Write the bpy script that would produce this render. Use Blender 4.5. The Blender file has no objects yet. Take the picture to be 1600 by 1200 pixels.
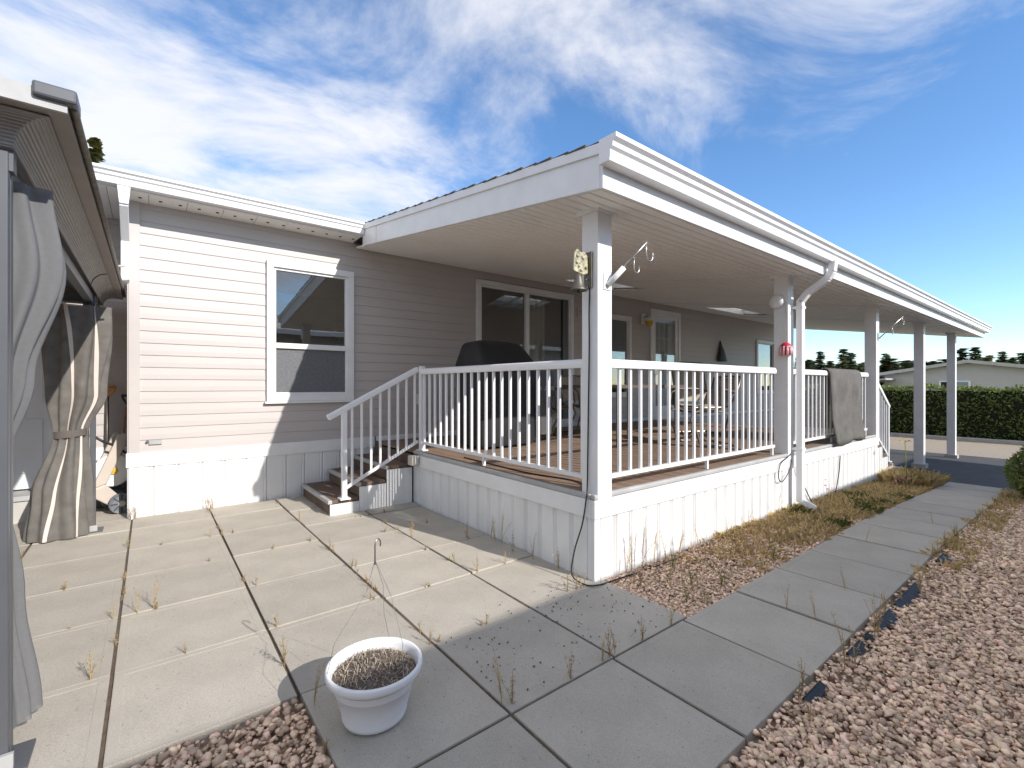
import bpy, bmesh, math, random
import numpy as np
from mathutils import Vector, Matrix
random.seed(7); rng = np.random.default_rng(7)
S = bpy.context.scene
R = math.radians
# ------------------------------------------------------------------ camera
cam = bpy.data.cameras.new('camera'); camo = bpy.data.objects.new('camera', cam)
S.collection.objects.link(camo); S.camera = camo
camo.location = (0, 0, 1.28); camo.rotation_euler = (R(90), 0, R(51.97 - 90))
cam.sensor_width = 36; cam.lens = 36 * 725 / 1600; cam.shift_y = 0.00125
cam.clip_start = 0.05; cam.clip_end = 2000
# ------------------------------------------------------------------ sky, sun, exposure
SUN = Vector((.253, -.967, 0)).normalized() * math.cos(R(30.1)) + Vector((0, 0, math.sin(R(30.1))))
W = bpy.data.worlds.new('World'); S.world = W; W.use_nodes = True
nt = W.node_tree; nt.nodes.clear()
def N(t, **k):
    n = nt.nodes.new(t)
    for a, b in k.items(): setattr(n, a, b)
    return n
out = N('ShaderNodeOutputWorld'); bg = N('ShaderNodeBackground')
sky = N('ShaderNodeTexSky', sky_type='NISHITA', sun_disc=False)
sky.sun_elevation = R(30.1); sky.sun_rotation = R(165.3); sky.altitude = 900; sky.air_density = 1.0; sky.dust_density = 0.1; sky.ozone_density = 3.0
tc = N('ShaderNodeTexCoord'); sep = N('ShaderNodeSeparateXYZ'); nt.links.new(tc.outputs['Generated'], sep.inputs[0])
zz = N('ShaderNodeMath', operation='ADD'); zz.inputs[1].default_value = .12; nt.links.new(sep.outputs[2], zz.inputs[0])
zm = N('ShaderNodeMath', operation='MAXIMUM'); zm.inputs[1].default_value = .05; nt.links.new(zz.outputs[0], zm.inputs[0])
dx = N('ShaderNodeMath', operation='DIVIDE'); dy = N('ShaderNodeMath', operation='DIVIDE')
for d_, i in ((dx, 0), (dy, 1)):
    nt.links.new(sep.outputs[i], d_.inputs[0]); nt.links.new(zm.outputs[0], d_.inputs[1])
cmb = N('ShaderNodeCombineXYZ'); nt.links.new(dx.outputs[0], cmb.inputs[0]); nt.links.new(dy.outputs[0], cmb.inputs[1])
mp = N('ShaderNodeMapping'); mp.inputs['Rotation'].default_value = (0, 0, R(-25)); mp.inputs['Scale'].default_value = (.75, 1.0, 1); mp.inputs['Location'].default_value = (3.1, 1.7, 0)
nt.links.new(cmb.outputs[0], mp.inputs[0])
n1 = N('ShaderNodeTexNoise'); n1.inputs['Scale'].default_value = 1.5; n1.inputs['Detail'].default_value = 10; n1.inputs['Roughness'].default_value = .62; n1.inputs['Distortion'].default_value = .5
nt.links.new(mp.outputs[0], n1.inputs[0])
n2 = N('ShaderNodeMapRange'); n2.inputs[1].default_value = .55; n2.inputs[2].default_value = 2.05; n2.inputs[3].default_value = .13; n2.inputs[4].default_value = -.27   # cloud bank thins out to one side
nt.links.new(dx.outputs[0], n2.inputs[0])
ad = N('ShaderNodeMath', operation='ADD'); nt.links.new(n2.outputs[0], ad.inputs[0]); nt.links.new(n1.outputs[0], ad.inputs[1])
mr = N('ShaderNodeMapRange'); mr.inputs[1].default_value = .42; mr.inputs[2].default_value = .74; mr.interpolation_type = 'SMOOTHSTEP'
nt.links.new(ad.outputs[0], mr.inputs[0])
mx = N('ShaderNodeMix', data_type='RGBA'); mx.inputs[7].default_value = (3.1, 3.1, 3.22, 1)
sc = N('ShaderNodeMath', operation='MULTIPLY'); sc.inputs[1].default_value = .9; nt.links.new(mr.outputs[0], sc.inputs[0])
nt.links.new(sc.outputs[0], mx.inputs[0]); hs = N('ShaderNodeHueSaturation'); hs.inputs['Saturation'].default_value = 1.12; hs.inputs['Value'].default_value = .74; nt.links.new(sky.outputs[0], hs.inputs['Color']); nt.links.new(hs.outputs[0], mx.inputs[6]); nt.links.new(mx.outputs[2], bg.inputs[0])
bg.inputs[1].default_value = .125
nt.links.new(bg.outputs[0], out.inputs[0])
sl = bpy.data.lights.new('sun', 'SUN'); sl.energy = 2.0; sl.angle = R(.53); sl.color = (1, .955, .905)
so = bpy.data.objects.new('sun', sl); S.collection.objects.link(so); so.rotation_euler = (-SUN).to_track_quat('-Z', 'Y').to_euler(); so.location = (6, -20, 15)
S.view_settings.view_transform = 'Standard'; S.view_settings.look = 'None'; S.view_settings.exposure = 1.42; S.view_settings.gamma = 1; S.view_settings.use_curve_mapping = False

# ------------------------------------------------------------------ materials
def mat(name, col, rough=.6, var=.12, scale=6., bump=0., bscale=60., metal=0., spec=.5, col2=None, island=0., stretch=(1, 1, 1), alpha=1., trans=0., fine=0., orand=0.):
    m = bpy.data.materials.new(name); m.use_nodes = True
    t = m.node_tree; b = t.nodes['Principled BSDF']; L = t.links.new
    b.inputs['Roughness'].default_value = rough; b.inputs['Metallic'].default_value = metal; b.inputs['Specular IOR Level'].default_value = spec
    co = t.nodes.new('ShaderNodeTexCoord'); mpp = t.nodes.new('ShaderNodeMapping'); mpp.inputs['Scale'].default_value = stretch; L(co.outputs['Object'], mpp.inputs[0])
    nz = t.nodes.new('ShaderNodeTexNoise'); nz.inputs['Scale'].default_value = scale; nz.inputs['Detail'].default_value = 6; nz.inputs['Roughness'].default_value = .6; L(mpp.outputs[0], nz.inputs[0])
    rp = t.nodes.new('ShaderNodeValToRGB'); c2 = col2 or tuple(c * (1 - var) for c in col); hi = col if col2 else tuple(min(1, c * (1 + var * .5)) for c in col)
    rp.color_ramp.elements[0].position = .3; rp.color_ramp.elements[1].position = .7
    rp.color_ramp.elements[0].color = (*c2, 1); rp.color_ramp.elements[1].color = (*hi, 1); L(nz.outputs[0], rp.inputs[0])
    last = rp.outputs[0]
    if fine:
        nf = t.nodes.new('ShaderNodeTexNoise'); nf.inputs['Scale'].default_value = 260; nf.inputs['Detail'].default_value = 2; L(co.outputs['Object'], nf.inputs[0])
        mf = t.nodes.new('ShaderNodeMapRange'); mf.inputs[1].default_value = .3; mf.inputs[2].default_value = .7; mf.inputs[3].default_value = 1 - fine; mf.inputs[4].default_value = 1 + fine; L(nf.outputs[0], mf.inputs[0])
        hv = t.nodes.new('ShaderNodeHueSaturation'); L(last, hv.inputs['Color']); L(mf.outputs[0], hv.inputs['Value']); last = hv.outputs[0]
    if orand:
        oi = t.nodes.new('ShaderNodeObjectInfo'); mo = t.nodes.new('ShaderNodeMapRange'); mo.inputs[3].default_value = 1 - orand; mo.inputs[4].default_value = 1 + orand; L(oi.outputs['Random'], mo.inputs[0])
        ho = t.nodes.new('ShaderNodeHueSaturation'); L(last, ho.inputs['Color']); L(mo.outputs[0], ho.inputs['Value'])
        sp = t.nodes.new('ShaderNodeTexNoise'); sp.inputs['Scale'].default_value = 55; sp.inputs['Detail'].default_value = 1; L(co.outputs['Object'], sp.inputs[0])
        sr = t.nodes.new('ShaderNodeMapRange'); sr.inputs[1].default_value = .70; sr.inputs[2].default_value = .76; sr.inputs[3].default_value = 0; sr.inputs[4].default_value = .4; L(sp.outputs[0], sr.inputs[0])
        sm_ = t.nodes.new('ShaderNodeMix'); sm_.data_type = 'RGBA'; sm_.inputs[7].default_value = (.10, .08, .06, 1); L(sr.outputs[0], sm_.inputs[0]); L(ho.outputs[0], sm_.inputs[6]); last = sm_.outputs[2]
    if island:
        g = t.nodes.new('ShaderNodeNewGeometry'); oi = t.nodes.new('ShaderNodeObjectInfo')
        mi = t.nodes.new('ShaderNodeMapRange'); mi.inputs[3].default_value = 1 - island; mi.inputs[4].default_value = 1 + island
        L(g.outputs['Random Per Island'], mi.inputs[0])
        h = t.nodes.new('ShaderNodeHueSaturation'); L(last, h.inputs['Color']); L(mi.outputs[0], h.inputs['Value'])
        m2 = t.nodes.new('ShaderNodeMath'); m2.operation = 'MULTIPLY'; m2.inputs[1].default_value = 7.31; L(g.outputs['Random Per Island'], m2.inputs[0])
        m3 = t.nodes.new('ShaderNodeMath'); m3.operation = 'FRACT'; L(m2.outputs[0], m3.inputs[0])
        m4 = t.nodes.new('ShaderNodeMapRange'); m4.inputs[3].default_value = .485; m4.inputs[4].default_value = .515; L(m3.outputs[0], m4.inputs[0]); L(m4.outputs[0], h.inputs['Hue'])
        last = h.outputs[0]
    L(last, b.inputs['Base Color'])
    if bump:
        nb = t.nodes.new('ShaderNodeTexNoise'); nb.inputs['Scale'].default_value = bscale; nb.inputs['Detail'].default_value = 4; L(mpp.outputs[0], nb.inputs[0])
        bp = t.nodes.new('ShaderNodeBump'); bp.inputs['Strength'].default_value = bump; bp.inputs['Distance'].default_value = .004; L(nb.outputs[0], bp.inputs['Height']); L(bp.outputs[0], b.inputs['Normal'])
    if alpha < 1: b.inputs['Alpha'].default_value = alpha
    if trans: 
        tr = t.nodes.new('ShaderNodeBsdfTranslucent'); L(last, tr.inputs[0]); ms = t.nodes.new('ShaderNodeMixShader'); ms.inputs[0].default_value = trans
        L(b.outputs[0], ms.inputs[1]); L(tr.outputs[0], ms.inputs[2]); L(ms.outputs[0], t.nodes['Material Output'].inputs[0])
    return m
def glass_mat(name, tint=(.88, .92, .92), ior=2.3):
    m = bpy.data.materials.new(name); m.use_nodes = True; t = m.node_tree; t.nodes.clear(); L = t.links.new
    o = t.nodes.new('ShaderNodeOutputMaterial'); tr = t.nodes.new('ShaderNodeBsdfTransparent'); tr.inputs[0].default_value = (*tint, 1)
    gl = t.nodes.new('ShaderNodeBsdfGlossy'); gl.inputs['Roughness'].default_value = .01; lw = t.nodes.new('ShaderNodeLayerWeight'); lw.inputs[0].default_value = .5; pw = t.nodes.new('ShaderNodeMath'); pw.operation = 'POWER'; pw.inputs[1].default_value = 3.5; L(lw.outputs['Facing'], pw.inputs[0]); fr = t.nodes.new('ShaderNodeMath'); fr.operation = 'MULTIPLY_ADD'; f0 = ((ior - 1)/(ior + 1))**2; fr.inputs[1].default_value = 1 - f0; fr.inputs[2].default_value = f0; L(pw.outputs[0], fr.inputs[0])
    nz = t.nodes.new('ShaderNodeTexNoise'); nz.inputs['Scale'].default_value = 2.2; bp = t.nodes.new('ShaderNodeBump'); bp.inputs['Strength'].default_value = .02; bp.inputs['Distance'].default_value = .02
    L(nz.outputs[0], bp.inputs['Height']); L(bp.outputs[0], gl.inputs['Normal'])
    ms = t.nodes.new('ShaderNodeMixShader'); L(fr.outputs[0], ms.inputs[0]); L(tr.outputs[0], ms.inputs[1]); L(gl.outputs[0], ms.inputs[2]); L(ms.outputs[0], o.inputs[0])
    return m
M = dict(
 siding=mat('siding', (.51, .468, .445), .5, .06, 2.5, .12, 90, stretch=(.3, 1, 1)),
 white=mat('white_vinyl', (.80, .80, .79), .42, .07, 5, .08, 30),
 skirt=mat('skirt_vinyl', (.79, .79, .775), .45, .12, 3.2, stretch=(1, 1, .5)),
 metal_white=mat('white_powder_coat', (.82, .82, .82), .32, .03, 8),
 ceil=mat('soffit_vinyl', (.91, .89, .85), .45, .05, 2),
 shingle=mat('shingle', (.11, .085, .07), .9, .4, 14, .6, 120),
 paver=mat('concrete_paver', (.455, .412, .345), .9, .13, 3.2, .6, 240, fine=.16, orand=.07),
 gravel=mat('pink_gravel', (.86, .63, .45), .85, .25, 30, .3, 200, island=.42),
 gravelbase=mat('gravel_base', (.36, .25, .175), .95, .5, 60, .9, 90),
 tan=mat('tan_gravel', (.36, .30, .235), .95, .25, 22, .8, 60),
 asphalt=mat('asphalt', (.075, .074, .074), .9, .3, 5, .5, 180, fine=.2),
 concrete=mat('kerb_concrete', (.5, .48, .44), .9, .15, 6, .3),
 deck=mat('deck_board', (.27, .185, .13), .7, .28, 5, .35, 60, stretch=(6, .5, 6)),
 tread=mat('stair_tread', (.15, .10, .072), .75, .35, 6, .3, 60),
 grey=mat('grey_trim', (.43, .43, .42), .6, .15, 6),
 charcoal=mat('gazebo_frame', (.10, .105, .115), .4, .1, 5),
 cove=mat('gazebo_rib', (.42, .405, .395), .5, .1, 6),
 band=mat('gazebo_band', (.27, .235, .21), .5, .15, 6),
 mesh_l=mat('net_light', (.27, .272, .275), .85, .06, 60, .4, 300, alpha=.74, trans=.3),
 mesh_d=mat('net_dark', (.20, .185, .165), .8, .3, 9, .5, 300, alpha=.88, trans=.15),
 strap=mat('strap', (.12, .10, .09), .8),
 zip=mat('zip_tape', (.66, .58, .51), .8),
 black=mat('black_cover', (.018, .018, .02), .6, .3, 4, .3, 18),
 greycover=mat('grey_cover', (.085, .083, .08), .55, .2, 4, .3, 18),
 bronze=mat('bronze_tube', (.20, .165, .13), .35, .1, 8, metal=.4),
 sling=mat('sling_fabric', (.36, .31, .245), .8, .12, 20, .2, 300),
 rubber=mat('black_rubber', (.015, .015, .016), .5, .1, 5),
 steel=mat('steel', (.45, .43, .40), .3, .1, 9, metal=.9),
 bell=mat('cast_iron', (.16, .145, .12), .5, .3, 20, .3, 80, metal=.6),
 rug=mat('grey_rug', (.14, .132, .12), .98, .28, 7, 1., 220, fine=.4),
 red=mat('red_glass', (.55, .03, .06), .25, .2, 20),
 pinkw=mat('pale_pink', (.75, .42, .42), .3),
 amber=mat('amber_glass', (.62, .40, .03), .15, .2, 20),
 pot=mat('white_pot', (.84, .84, .84), .38, .05, 6),
 soil=mat('dry_soil', (.17, .13, .105), .95, .5, 40, .8, 90),
 straw=mat('dry_straw', (.50, .42, .32), .85, .3, 30, island=.35),
 weed=mat('dry_weed', (.50, .37, .19), .85, .3, 20, island=.3, trans=.2),
 grass=mat('dry_grass', (.95, .77, .42), .85, .3, 4, island=.3, col2=(.90, .70, .35), trans=.35),
 greenweed=mat('green_weed', (.24, .27, .07), .8, .3, 20, island=.3, trans=.2),
 hedge=mat('hedge_leaf', (.17, .215, .05), .6, .3, 1.2, island=.45, trans=.3),
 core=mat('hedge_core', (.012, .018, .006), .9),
 fir=mat('fir_needles', (.17, .21, .10), .75, .3, 1, island=.4),
 firpale=mat('fir_needles_pale', (.24, .26, .09), .75, .3, 1, island=.4),  # paler, yellower green of some whole conifers and one shrub
 gold=mat('gold_leaf', (.42, .28, .03), .75, .3, 1, island=.35),
 bark=mat('bark', (.09, .065, .045), .9, .3, 20),
 beige=mat('beige_plastic', (.55, .48, .41), .5, .06, 6),
 wheelgrey=mat('wheel_grey', (.16, .175, .195), .6, .1, 9),
 orange=mat('orange_plastic', (.62, .24, .03), .45, .1, 9),
 yellow=mat('yellow_plastic', (.66, .40, .03), .45, .1, 9),
 wood=mat('wood_handle', (.36, .20, .11), .65, .25, 8, stretch=(8, 8, 1)),
 blade=mat('shovel_blade', (.05, .055, .065), .5),
 room=mat('room_wall', (.32, .29, .25), .9), curtain=mat('curtain', (.5, .45, .38), .9, .1, 6),
 insect=mat('insect_screen', (.17, .175, .185), .7, .25, 40, .4, 300, alpha=.85),
 door=mat('door_white', (.74, .74, .74), .4, .04, 4),
 plate=mat('cream_plate', (.6, .57, .5), .5), dark=mat('dark_gap', (.02, .02, .02), .9),
 farwall=mat('far_siding', (.52, .49, .45), .7, .06, 3), farroof=mat('far_roof', (.42, .42, .41), .8, .2, 12),
 flora=mat('painted_flower', (.66, .56, .36), .5, .2, 45, col2=(.05, .12, .09)),
 sky_panel=mat('skylight_panel', (.85, .85, .82), .4, .03, 3, trans=.7),
 glass=glass_mat('window_glass'), glass_t=glass_mat('table_glass', (.8, .85, .82), 1.5), flower=mat('pink_flower', (.50, .16, .34), .7, .2, 9),
)
# ------------------------------------------------------------------ helpers
class MB:
    def __init__(s): s.v = []; s.f = []
    def add(s, vs, fs):
        o = len(s.v); s.v += [tuple(v) for v in vs]; s.f += [tuple(i + o for i in f) for f in fs]; return s
    def box(s, x0, x1, y0, y1, z0, z1):
        return s.add([(x0,y0,z0),(x1,y0,z0),(x1,y1,z0),(x0,y1,z0),(x0,y0,z1),(x1,y0,z1),(x1,y1,z1),(x0,y1,z1)],
                     [(3,2,1,0),(4,5,6,7),(0,1,5,4),(1,2,6,5),(2,3,7,6),(3,0,4,7)])
    def bar(s, a, b, w, h=None, up=(0, 0, 1)):
        a = Vector(a); b = Vector(b); h = h or w; d = (b - a).normalized(); u = Vector(up)
        if abs(d.dot(u)) > .99: u = Vector((0, 1, 0))
        r = d.cross(u).normalized(); u = r.cross(d)
        vs = [p + r * (sx * w / 2) + u * (sz * h / 2) for p in (a, b) for sx, sz in ((-1,-1),(1,-1),(1,1),(-1,1))]
        return s.add(vs, [(0,1,2,3)[::-1] if 0 else (3,2,1,0),(4,5,6,7),(0,1,5,4),(1,2,6,5),(2,3,7,6),(3,0,4,7)])
    def prism(s, poly, axis, a, b):
        n = len(poly)
        def P(p, t): return (t, p[0], p[1]) if axis == 0 else ((p[0], t, p[1]) if axis == 1 else (p[0], p[1], t))
        vs = [P(p, a) for p in poly] + [P(p, b) for p in poly]
        return s.add(vs, [tuple(range(n))[::-1], tuple(range(n, 2 * n))] + [(i, (i+1) % n, n + (i+1) % n, n + i) for i in range(n)])
    def tube(s, pts, r, n=8, cap=True):
        pts = [Vector(p) for p in pts]; m = len(pts); rr = r if isinstance(r, (list, tuple)) else [r] * m
        vs = []; prev = None
        for i, p in enumerate(pts):
            d = (pts[min(i+1, m-1)] - pts[max(i-1, 0)]).normalized()
            u = prev if prev is not None else (Vector((0,0,1)) if abs(d.z) < .9 else Vector((1,0,0)))
            x = d.cross(u)
            if x.length < 1e-4: x = d.cross(Vector((.3,.8,.5)))
            x.normalize(); u = x.cross(d); prev = u
            vs += [p + (x * math.cos(2*math.pi*k/n) + u * math.sin(2*math.pi*k/n)) * rr[i] for k in range(n)]
        fs = [(i*n+k, i*n+(k+1) % n, (i+1)*n+(k+1) % n, (i+1)*n+k) for i in range(m-1) for k in range(n)]
        if cap: fs += [tuple(range(n))[::-1], tuple(range((m-1)*n, m*n))]
        return s.add(vs, fs)
    def lathe(s, prof, n=24, c=(0,0,0), axis='z'):
        vs = []; m = len(prof)
        for r, z in prof:
            for k in range(n):
                a = 2*math.pi*k/n; p = (r*math.cos(a), r*math.sin(a), z)
                if axis == 'x': p = (p[2], p[0], p[1])
                if axis == 'y': p = (p[0], p[2], p[1])
                vs.append((c[0]+p[0], c[1]+p[1], c[2]+p[2]))
        fs = [(i*n+k, i*n+(k+1) % n, (i+1)*n+(k+1) % n, (i+1)*n+k) for i in range(m-1) for k in range(n)]
        return s.add(vs, fs)
    def grid(s, P):
        a = len(P); b = len(P[0])
        return s.add([p for r in P for p in r], [(i*b+j, i*b+j+1, (i+1)*b+j+1, (i+1)*b+j) for i in range(a-1) for j in range(b-1)])
    def build(s, name, m, parent=None, smooth=False, bevel=0, kind=None):
        me = bpy.data.meshes.new(name); me.from_pydata([tuple(v) for v in s.v], [], s.f); me.update()
        bm = bmesh.new(); bm.from_mesh(me); bmesh.ops.recalc_face_normals(bm, faces=bm.faces); bm.to_mesh(me); bm.free()
        return link(name, me, m, parent, smooth, bevel, kind)
def link(name, me, m, parent=None, smooth=False, bevel=0, kind=None):
    if m and not me.materials: me.materials.append(M[m] if isinstance(m, str) else m)
    if smooth: me.polygons.foreach_set('use_smooth', [True] * len(me.polygons))
    o = bpy.data.objects.new(name, me); S.collection.objects.link(o)
    if parent: o.parent = parent
    if bevel: b = o.modifiers.new('bevel', 'BEVEL'); b.width = bevel; b.segments = 2; b.limit_method = 'ANGLE'
    if kind: o['kind'] = kind
    return o
def tag(o, label, cat, group=None):
    o['label'] = label; o['category'] = cat
    if group: o['group'] = group
    return o
def thing(name, label, cat, loc=(0,0,0), rz=0, group=None):
    o = bpy.data.objects.new(name, None); S.collection.objects.link(o); o.location = loc; o.rotation_euler = (0,0,rz); o.empty_display_size = .1
    return tag(o, label, cat, group)
def box(name, m, parent, *a, bevel=0): return MB().box(*a).build(name, m, parent, bevel=bevel)
def copy_tree(root, loc, rz=0, sc=1., label=None):
    r = root.copy(); S.collection.objects.link(r); r.location = loc; r.rotation_euler = (0,0,rz); r.scale = (sc,)*3
    if label: r['label'] = label
    for ch in list(root.children):
        c = ch.copy(); S.collection.objects.link(c); c.parent = r
        for g in ch.children:
            d = g.copy(); S.collection.objects.link(d); d.parent = c
    return r
def arr_mesh(name, V, F, k):
    me = bpy.data.meshes.new(name); nv = len(V); nf = len(F)
    me.vertices.add(nv); me.vertices.foreach_set('co', V.astype(np.float32).ravel())
    me.loops.add(nf*k); me.loops.foreach_set('vertex_index', F.astype(np.int32).ravel())
    me.polygons.add(nf); me.polygons.foreach_set('loop_start', np.arange(0, nf*k, k, dtype=np.int32)); me.polygons.foreach_set('loop_total', np.full(nf, k, np.int32))
    me.update(calc_edges=True); return me
def gz(x): return -.035 * min(max(x - 5.2, 0), 10)
gzv = lambda x: -.035 * np.clip(x - 5.2, 0, 10)

# ------------------------------------------------------------------ ground and paving
g = MB(); xs = [-400, -20, 0, 5.2, 8, 11, 15.2, 30, 600]; ys = [-400, -8, 0, 6, 20, 400]
g.grid([[(x, y, gz(x) - .04) for y in ys] for x in xs]); g.build('ground', 'gravelbase', kind='structure')
def sheet(name, m, xs, y0, y1, dz):
    if m == 'joint_soil': m = bpy.data.materials['joint_soil']
    MB().grid([[(x, y, gz(x) + dz) for y in (y0, y1)] for x in xs]).build(name, m, kind='structure')
sheet('driveway', 'asphalt', [9.1, 11, 13, 15.1], -30, 30, -.022)
sheet('road', 'tan', [15.1, 17, 19.35], -40, 60, -.026)
kb = MB().box(19.3, 19.45, -40, 60, -.45, -.29).build('kerb', 'concrete', bevel=.02, kind='structure')
sheet('lawn', mat('far_lawn', (.20, .19, .09), .95, .3, 2, .5), [19.45, 40, 90, 600], -200, 300, -.03)
def paver_mesh(w, d):
    b = MB(); b.box(-w/2, w/2, -d/2, d/2, -.05, 0); me = bpy.data.meshes.new('paver'); me.from_pydata(b.v, [], b.f)
    bm = bmesh.new(); bm.from_mesh(me); bmesh.ops.recalc_face_normals(bm, faces=bm.faces)
    bmesh.ops.bevel(bm, geom=[e for e in bm.edges if all(v.co.z > -.01 for v in e.verts)] , offset=.004, segments=2, affect='EDGES', profile=.6)
    top = max(bm.faces, key=lambda f: f.calc_area() if f.normal.z > .9 else 0)
    r = bmesh.ops.inset_region(bm, faces=[top], thickness=.045); r = bmesh.ops.inset_region(bm, faces=[top], thickness=.004, depth=-.0012)
    bm.to_mesh(me); bm.free(); me.materials.append(M['paver']); return me
pm = {}
def paver(parent, x0, x1, y0, y1, dz=0):
    k = (round(x1-x0, 2), round(y1-y0, 2))
    if k not in pm: pm[k] = paver_mesh(k[0] - .014, k[1] - .006)
    o = link('paver', pm[k], None, parent); xm = (x0+x1)/2
    sl = 0 if xm < 5.2 else math.atan(.035)
    o.location = (xm, (y0+y1)/2, gz(xm) + dz + random.uniform(-.004, .004)); o.rotation_euler = (random.uniform(-.004, .004), sl + random.uniform(-.004, .004), random.uniform(-.004, .004))
def setting(name):
    o = bpy.data.objects.new(name, None); S.collection.objects.link(o); o['kind'] = 'structure'; return o
sheet('paver_bedding', mat('joint_soil', (.13, .095, .065), .95, .4, 30, .5, 90), [-2.6, .49], 2.07, 5.75, -.009)
sheet('paver_bedding', 'joint_soil', [.50, 2.27], .82, 5.70, -.009)
sheet('paver_bedding', 'joint_soil', [2.275, 5.2, 8.95], .82, 1.42, -.010)
patio = setting('patio'); walk = setting('walkway')
AB = [1.43, 2.06, 2.71, 3.36, 4.02, 4.67, 5.32, 5.76]; CD = [1.43, 2.05, 2.66, 3.26, 3.87, 4.48, 5.09, 5.70]
cols = [-2.62, -2.0, -1.375, -.75, -.128, .49, 1.112, 1.734, 2.356]
for i in range(8):
    rows = AB if i < 6 else CD
    for j in range(7):
        if i < 5 and j == 0: continue
        if i == 7 and j > 1: 
            paver(patio, cols[i], 2.28, rows[j], rows[j+1]); continue
        paver(patio, cols[i], cols[i+1], rows[j], rows[j+1])
for i in range(5):
    for y in (5.77, 6.42): paver(patio, cols[i], min(cols[i+1], -.15), y, min(y + .65, 6.5), -.003)
x = 1.112
xs = [1.112, 1.712]
while xs[-1] < 8.9: xs.append(xs[-1] + .585)
paver(walk, .49, 1.112, .80, 1.425)
for a, b in zip(xs, xs[1:]): paver(walk, a, b, .80, 1.425)
# gravel stones: low angular rocks, one mesh per bed
ico = bmesh.new(); bmesh.ops.create_icosphere(ico, subdivisions=1, radius=1); IV = np.array([v.co[:] for v in ico.verts]); IF = np.array([[v.index for v in f.verts] for f in ico.faces]); ico.free()
def stones(name, n, fx, size, label, m='gravel'):
    P = fx(n); n = len(P); nv = len(IV)
    sx = size * (.5 + 1.1*rng.uniform(0, 1, (n, 1, 1))**1.4) * np.stack([np.ones(n), rng.uniform(.6, .9, n), rng.uniform(.4, .65, n)], 1)[:, None, :]
    V = IV[None] * (1 + rng.uniform(-.4, .4, (n, nv, 1))) * sx
    a = rng.uniform(0, 6.28, n); t = rng.uniform(-.5, .5, n); b = rng.uniform(-.5, .5, n)
    def rot(V, i, j, a):
        c, s = np.cos(a)[:, None], np.sin(a)[:, None]; W_ = V.copy(); W_[..., i] = V[..., i]*c - V[..., j]*s; W_[..., j] = V[..., i]*s + V[..., j]*c; return W_
    V = rot(rot(rot(V, 0, 2, t), 1, 2, b), 0, 1, a) + P[:, None, :]
    F = IF[None] + (np.arange(n) * nv)[:, None, None]
    me = arr_mesh(name, V.reshape(-1, 3), F.reshape(-1, 3), 3)
    o = link(name, me, m, kind='stuff'); tag(o, label, 'gravel'); return o
def rect(x0, x1, y0, y1, z0, z1, dens=None):
    def f(n):
        X = rng.uniform(x0, x1, n); Y = rng.uniform(y0, y1, n)
        return np.stack([X, Y, gzv(X) + rng.uniform(z0, z1, n)], 1)
    return f
def near(x0, x1, y0, y1, z0, z1):
    def f(n):
        X = x0 + (x1 - x0) * rng.uniform(0, 1, n) ** 1.35; Y = rng.uniform(y0, y1, n)
        return np.stack([X, Y, gzv(X) + rng.uniform(z0, z1, n)], 1)
    return f
def ragged(P):
    e = .74 - .05*np.sin(P[:,0]*5.3) - .04*np.sin(P[:,0]*13.1+1); keep = P[:,1] < e
    keep |= rng.uniform(0, 1, len(P)) < .55
    return P[keep]
fR = near(.9, 9.0, -1.1, .80, -.034, -.008)
stones('gravel_bed', 88000, lambda n: ragged(fR(n)), .0118, 'coarse pinkish tan crushed gravel bed on the far side of the paver walkway')
stones('gravel_strip', 22000, near(2.36, 8.9, 1.42, 2.05, -.036, -.012), .0095, 'finer pink gravel strip between porch skirting and paver walkway')
stones('gravel_patch', 13000, rect(-1.6, .485, .4, 2.04, -.034, -.005), .0135, 'small patch of pink gravel behind the white flower pot')
cr_ = rect(1.15, 2.33, 1.46, 2.2, .001, .003)
o = stones('soil_crumbs', 170, cr_, .0042, 'dark soil crumbs scattered on the shaded pavers near the deck corner', 'soil'); o['category'] = 'soil'
# black edging strip along the walkway
edg = thing('garden_edging', 'black plastic garden edging showing through gravel beside walkway', 'edging', (0, 0, 0))
for a, b, w in [(2.10, 2.28, .016), (2.62, 2.80, .02), (2.86, 2.92, .02), (3.05, 3.32, .04), (3.42, 3.9, .05), (4.5, 4.75, .04)]:
    n = 14; hs = [random.uniform(.5, 1.2) for _ in range(n + 1)]
    MB().grid([[(a + (b-a)*i/n, .735 - w*hs[i]*math.sin(math.pi*min(max(i/n, .08), .92)), -.006), (a + (b-a)*i/n, .752, .004), (a + (b-a)*i/n, .757, .009), (a + (b-a)*i/n, .762, .004), (a + (b-a)*i/n, .764, -.03)] for i in range(n+1)]).build('edging_strip', 'rubber', edg)

# ------------------------------------------------------------------ the manufactured home
YW = 5.778; HX0, HX1 = -.145, 14.6
home = thing('manufactured_home', 'long beige vinyl sided single storey home with white skirting and trim', 'house', (0, 0, 0))
openings = [  # x0,x1,z0,z1
 (1.03, 2.00, 1.10, 2.68), (3.83, 5.86, .60, 2.86), (6.55, 7.47, 1.05, 2.63), (8.10, 9.18, .58, 2.86), (12.8, 13.9, 1.05, 2.50)]
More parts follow.
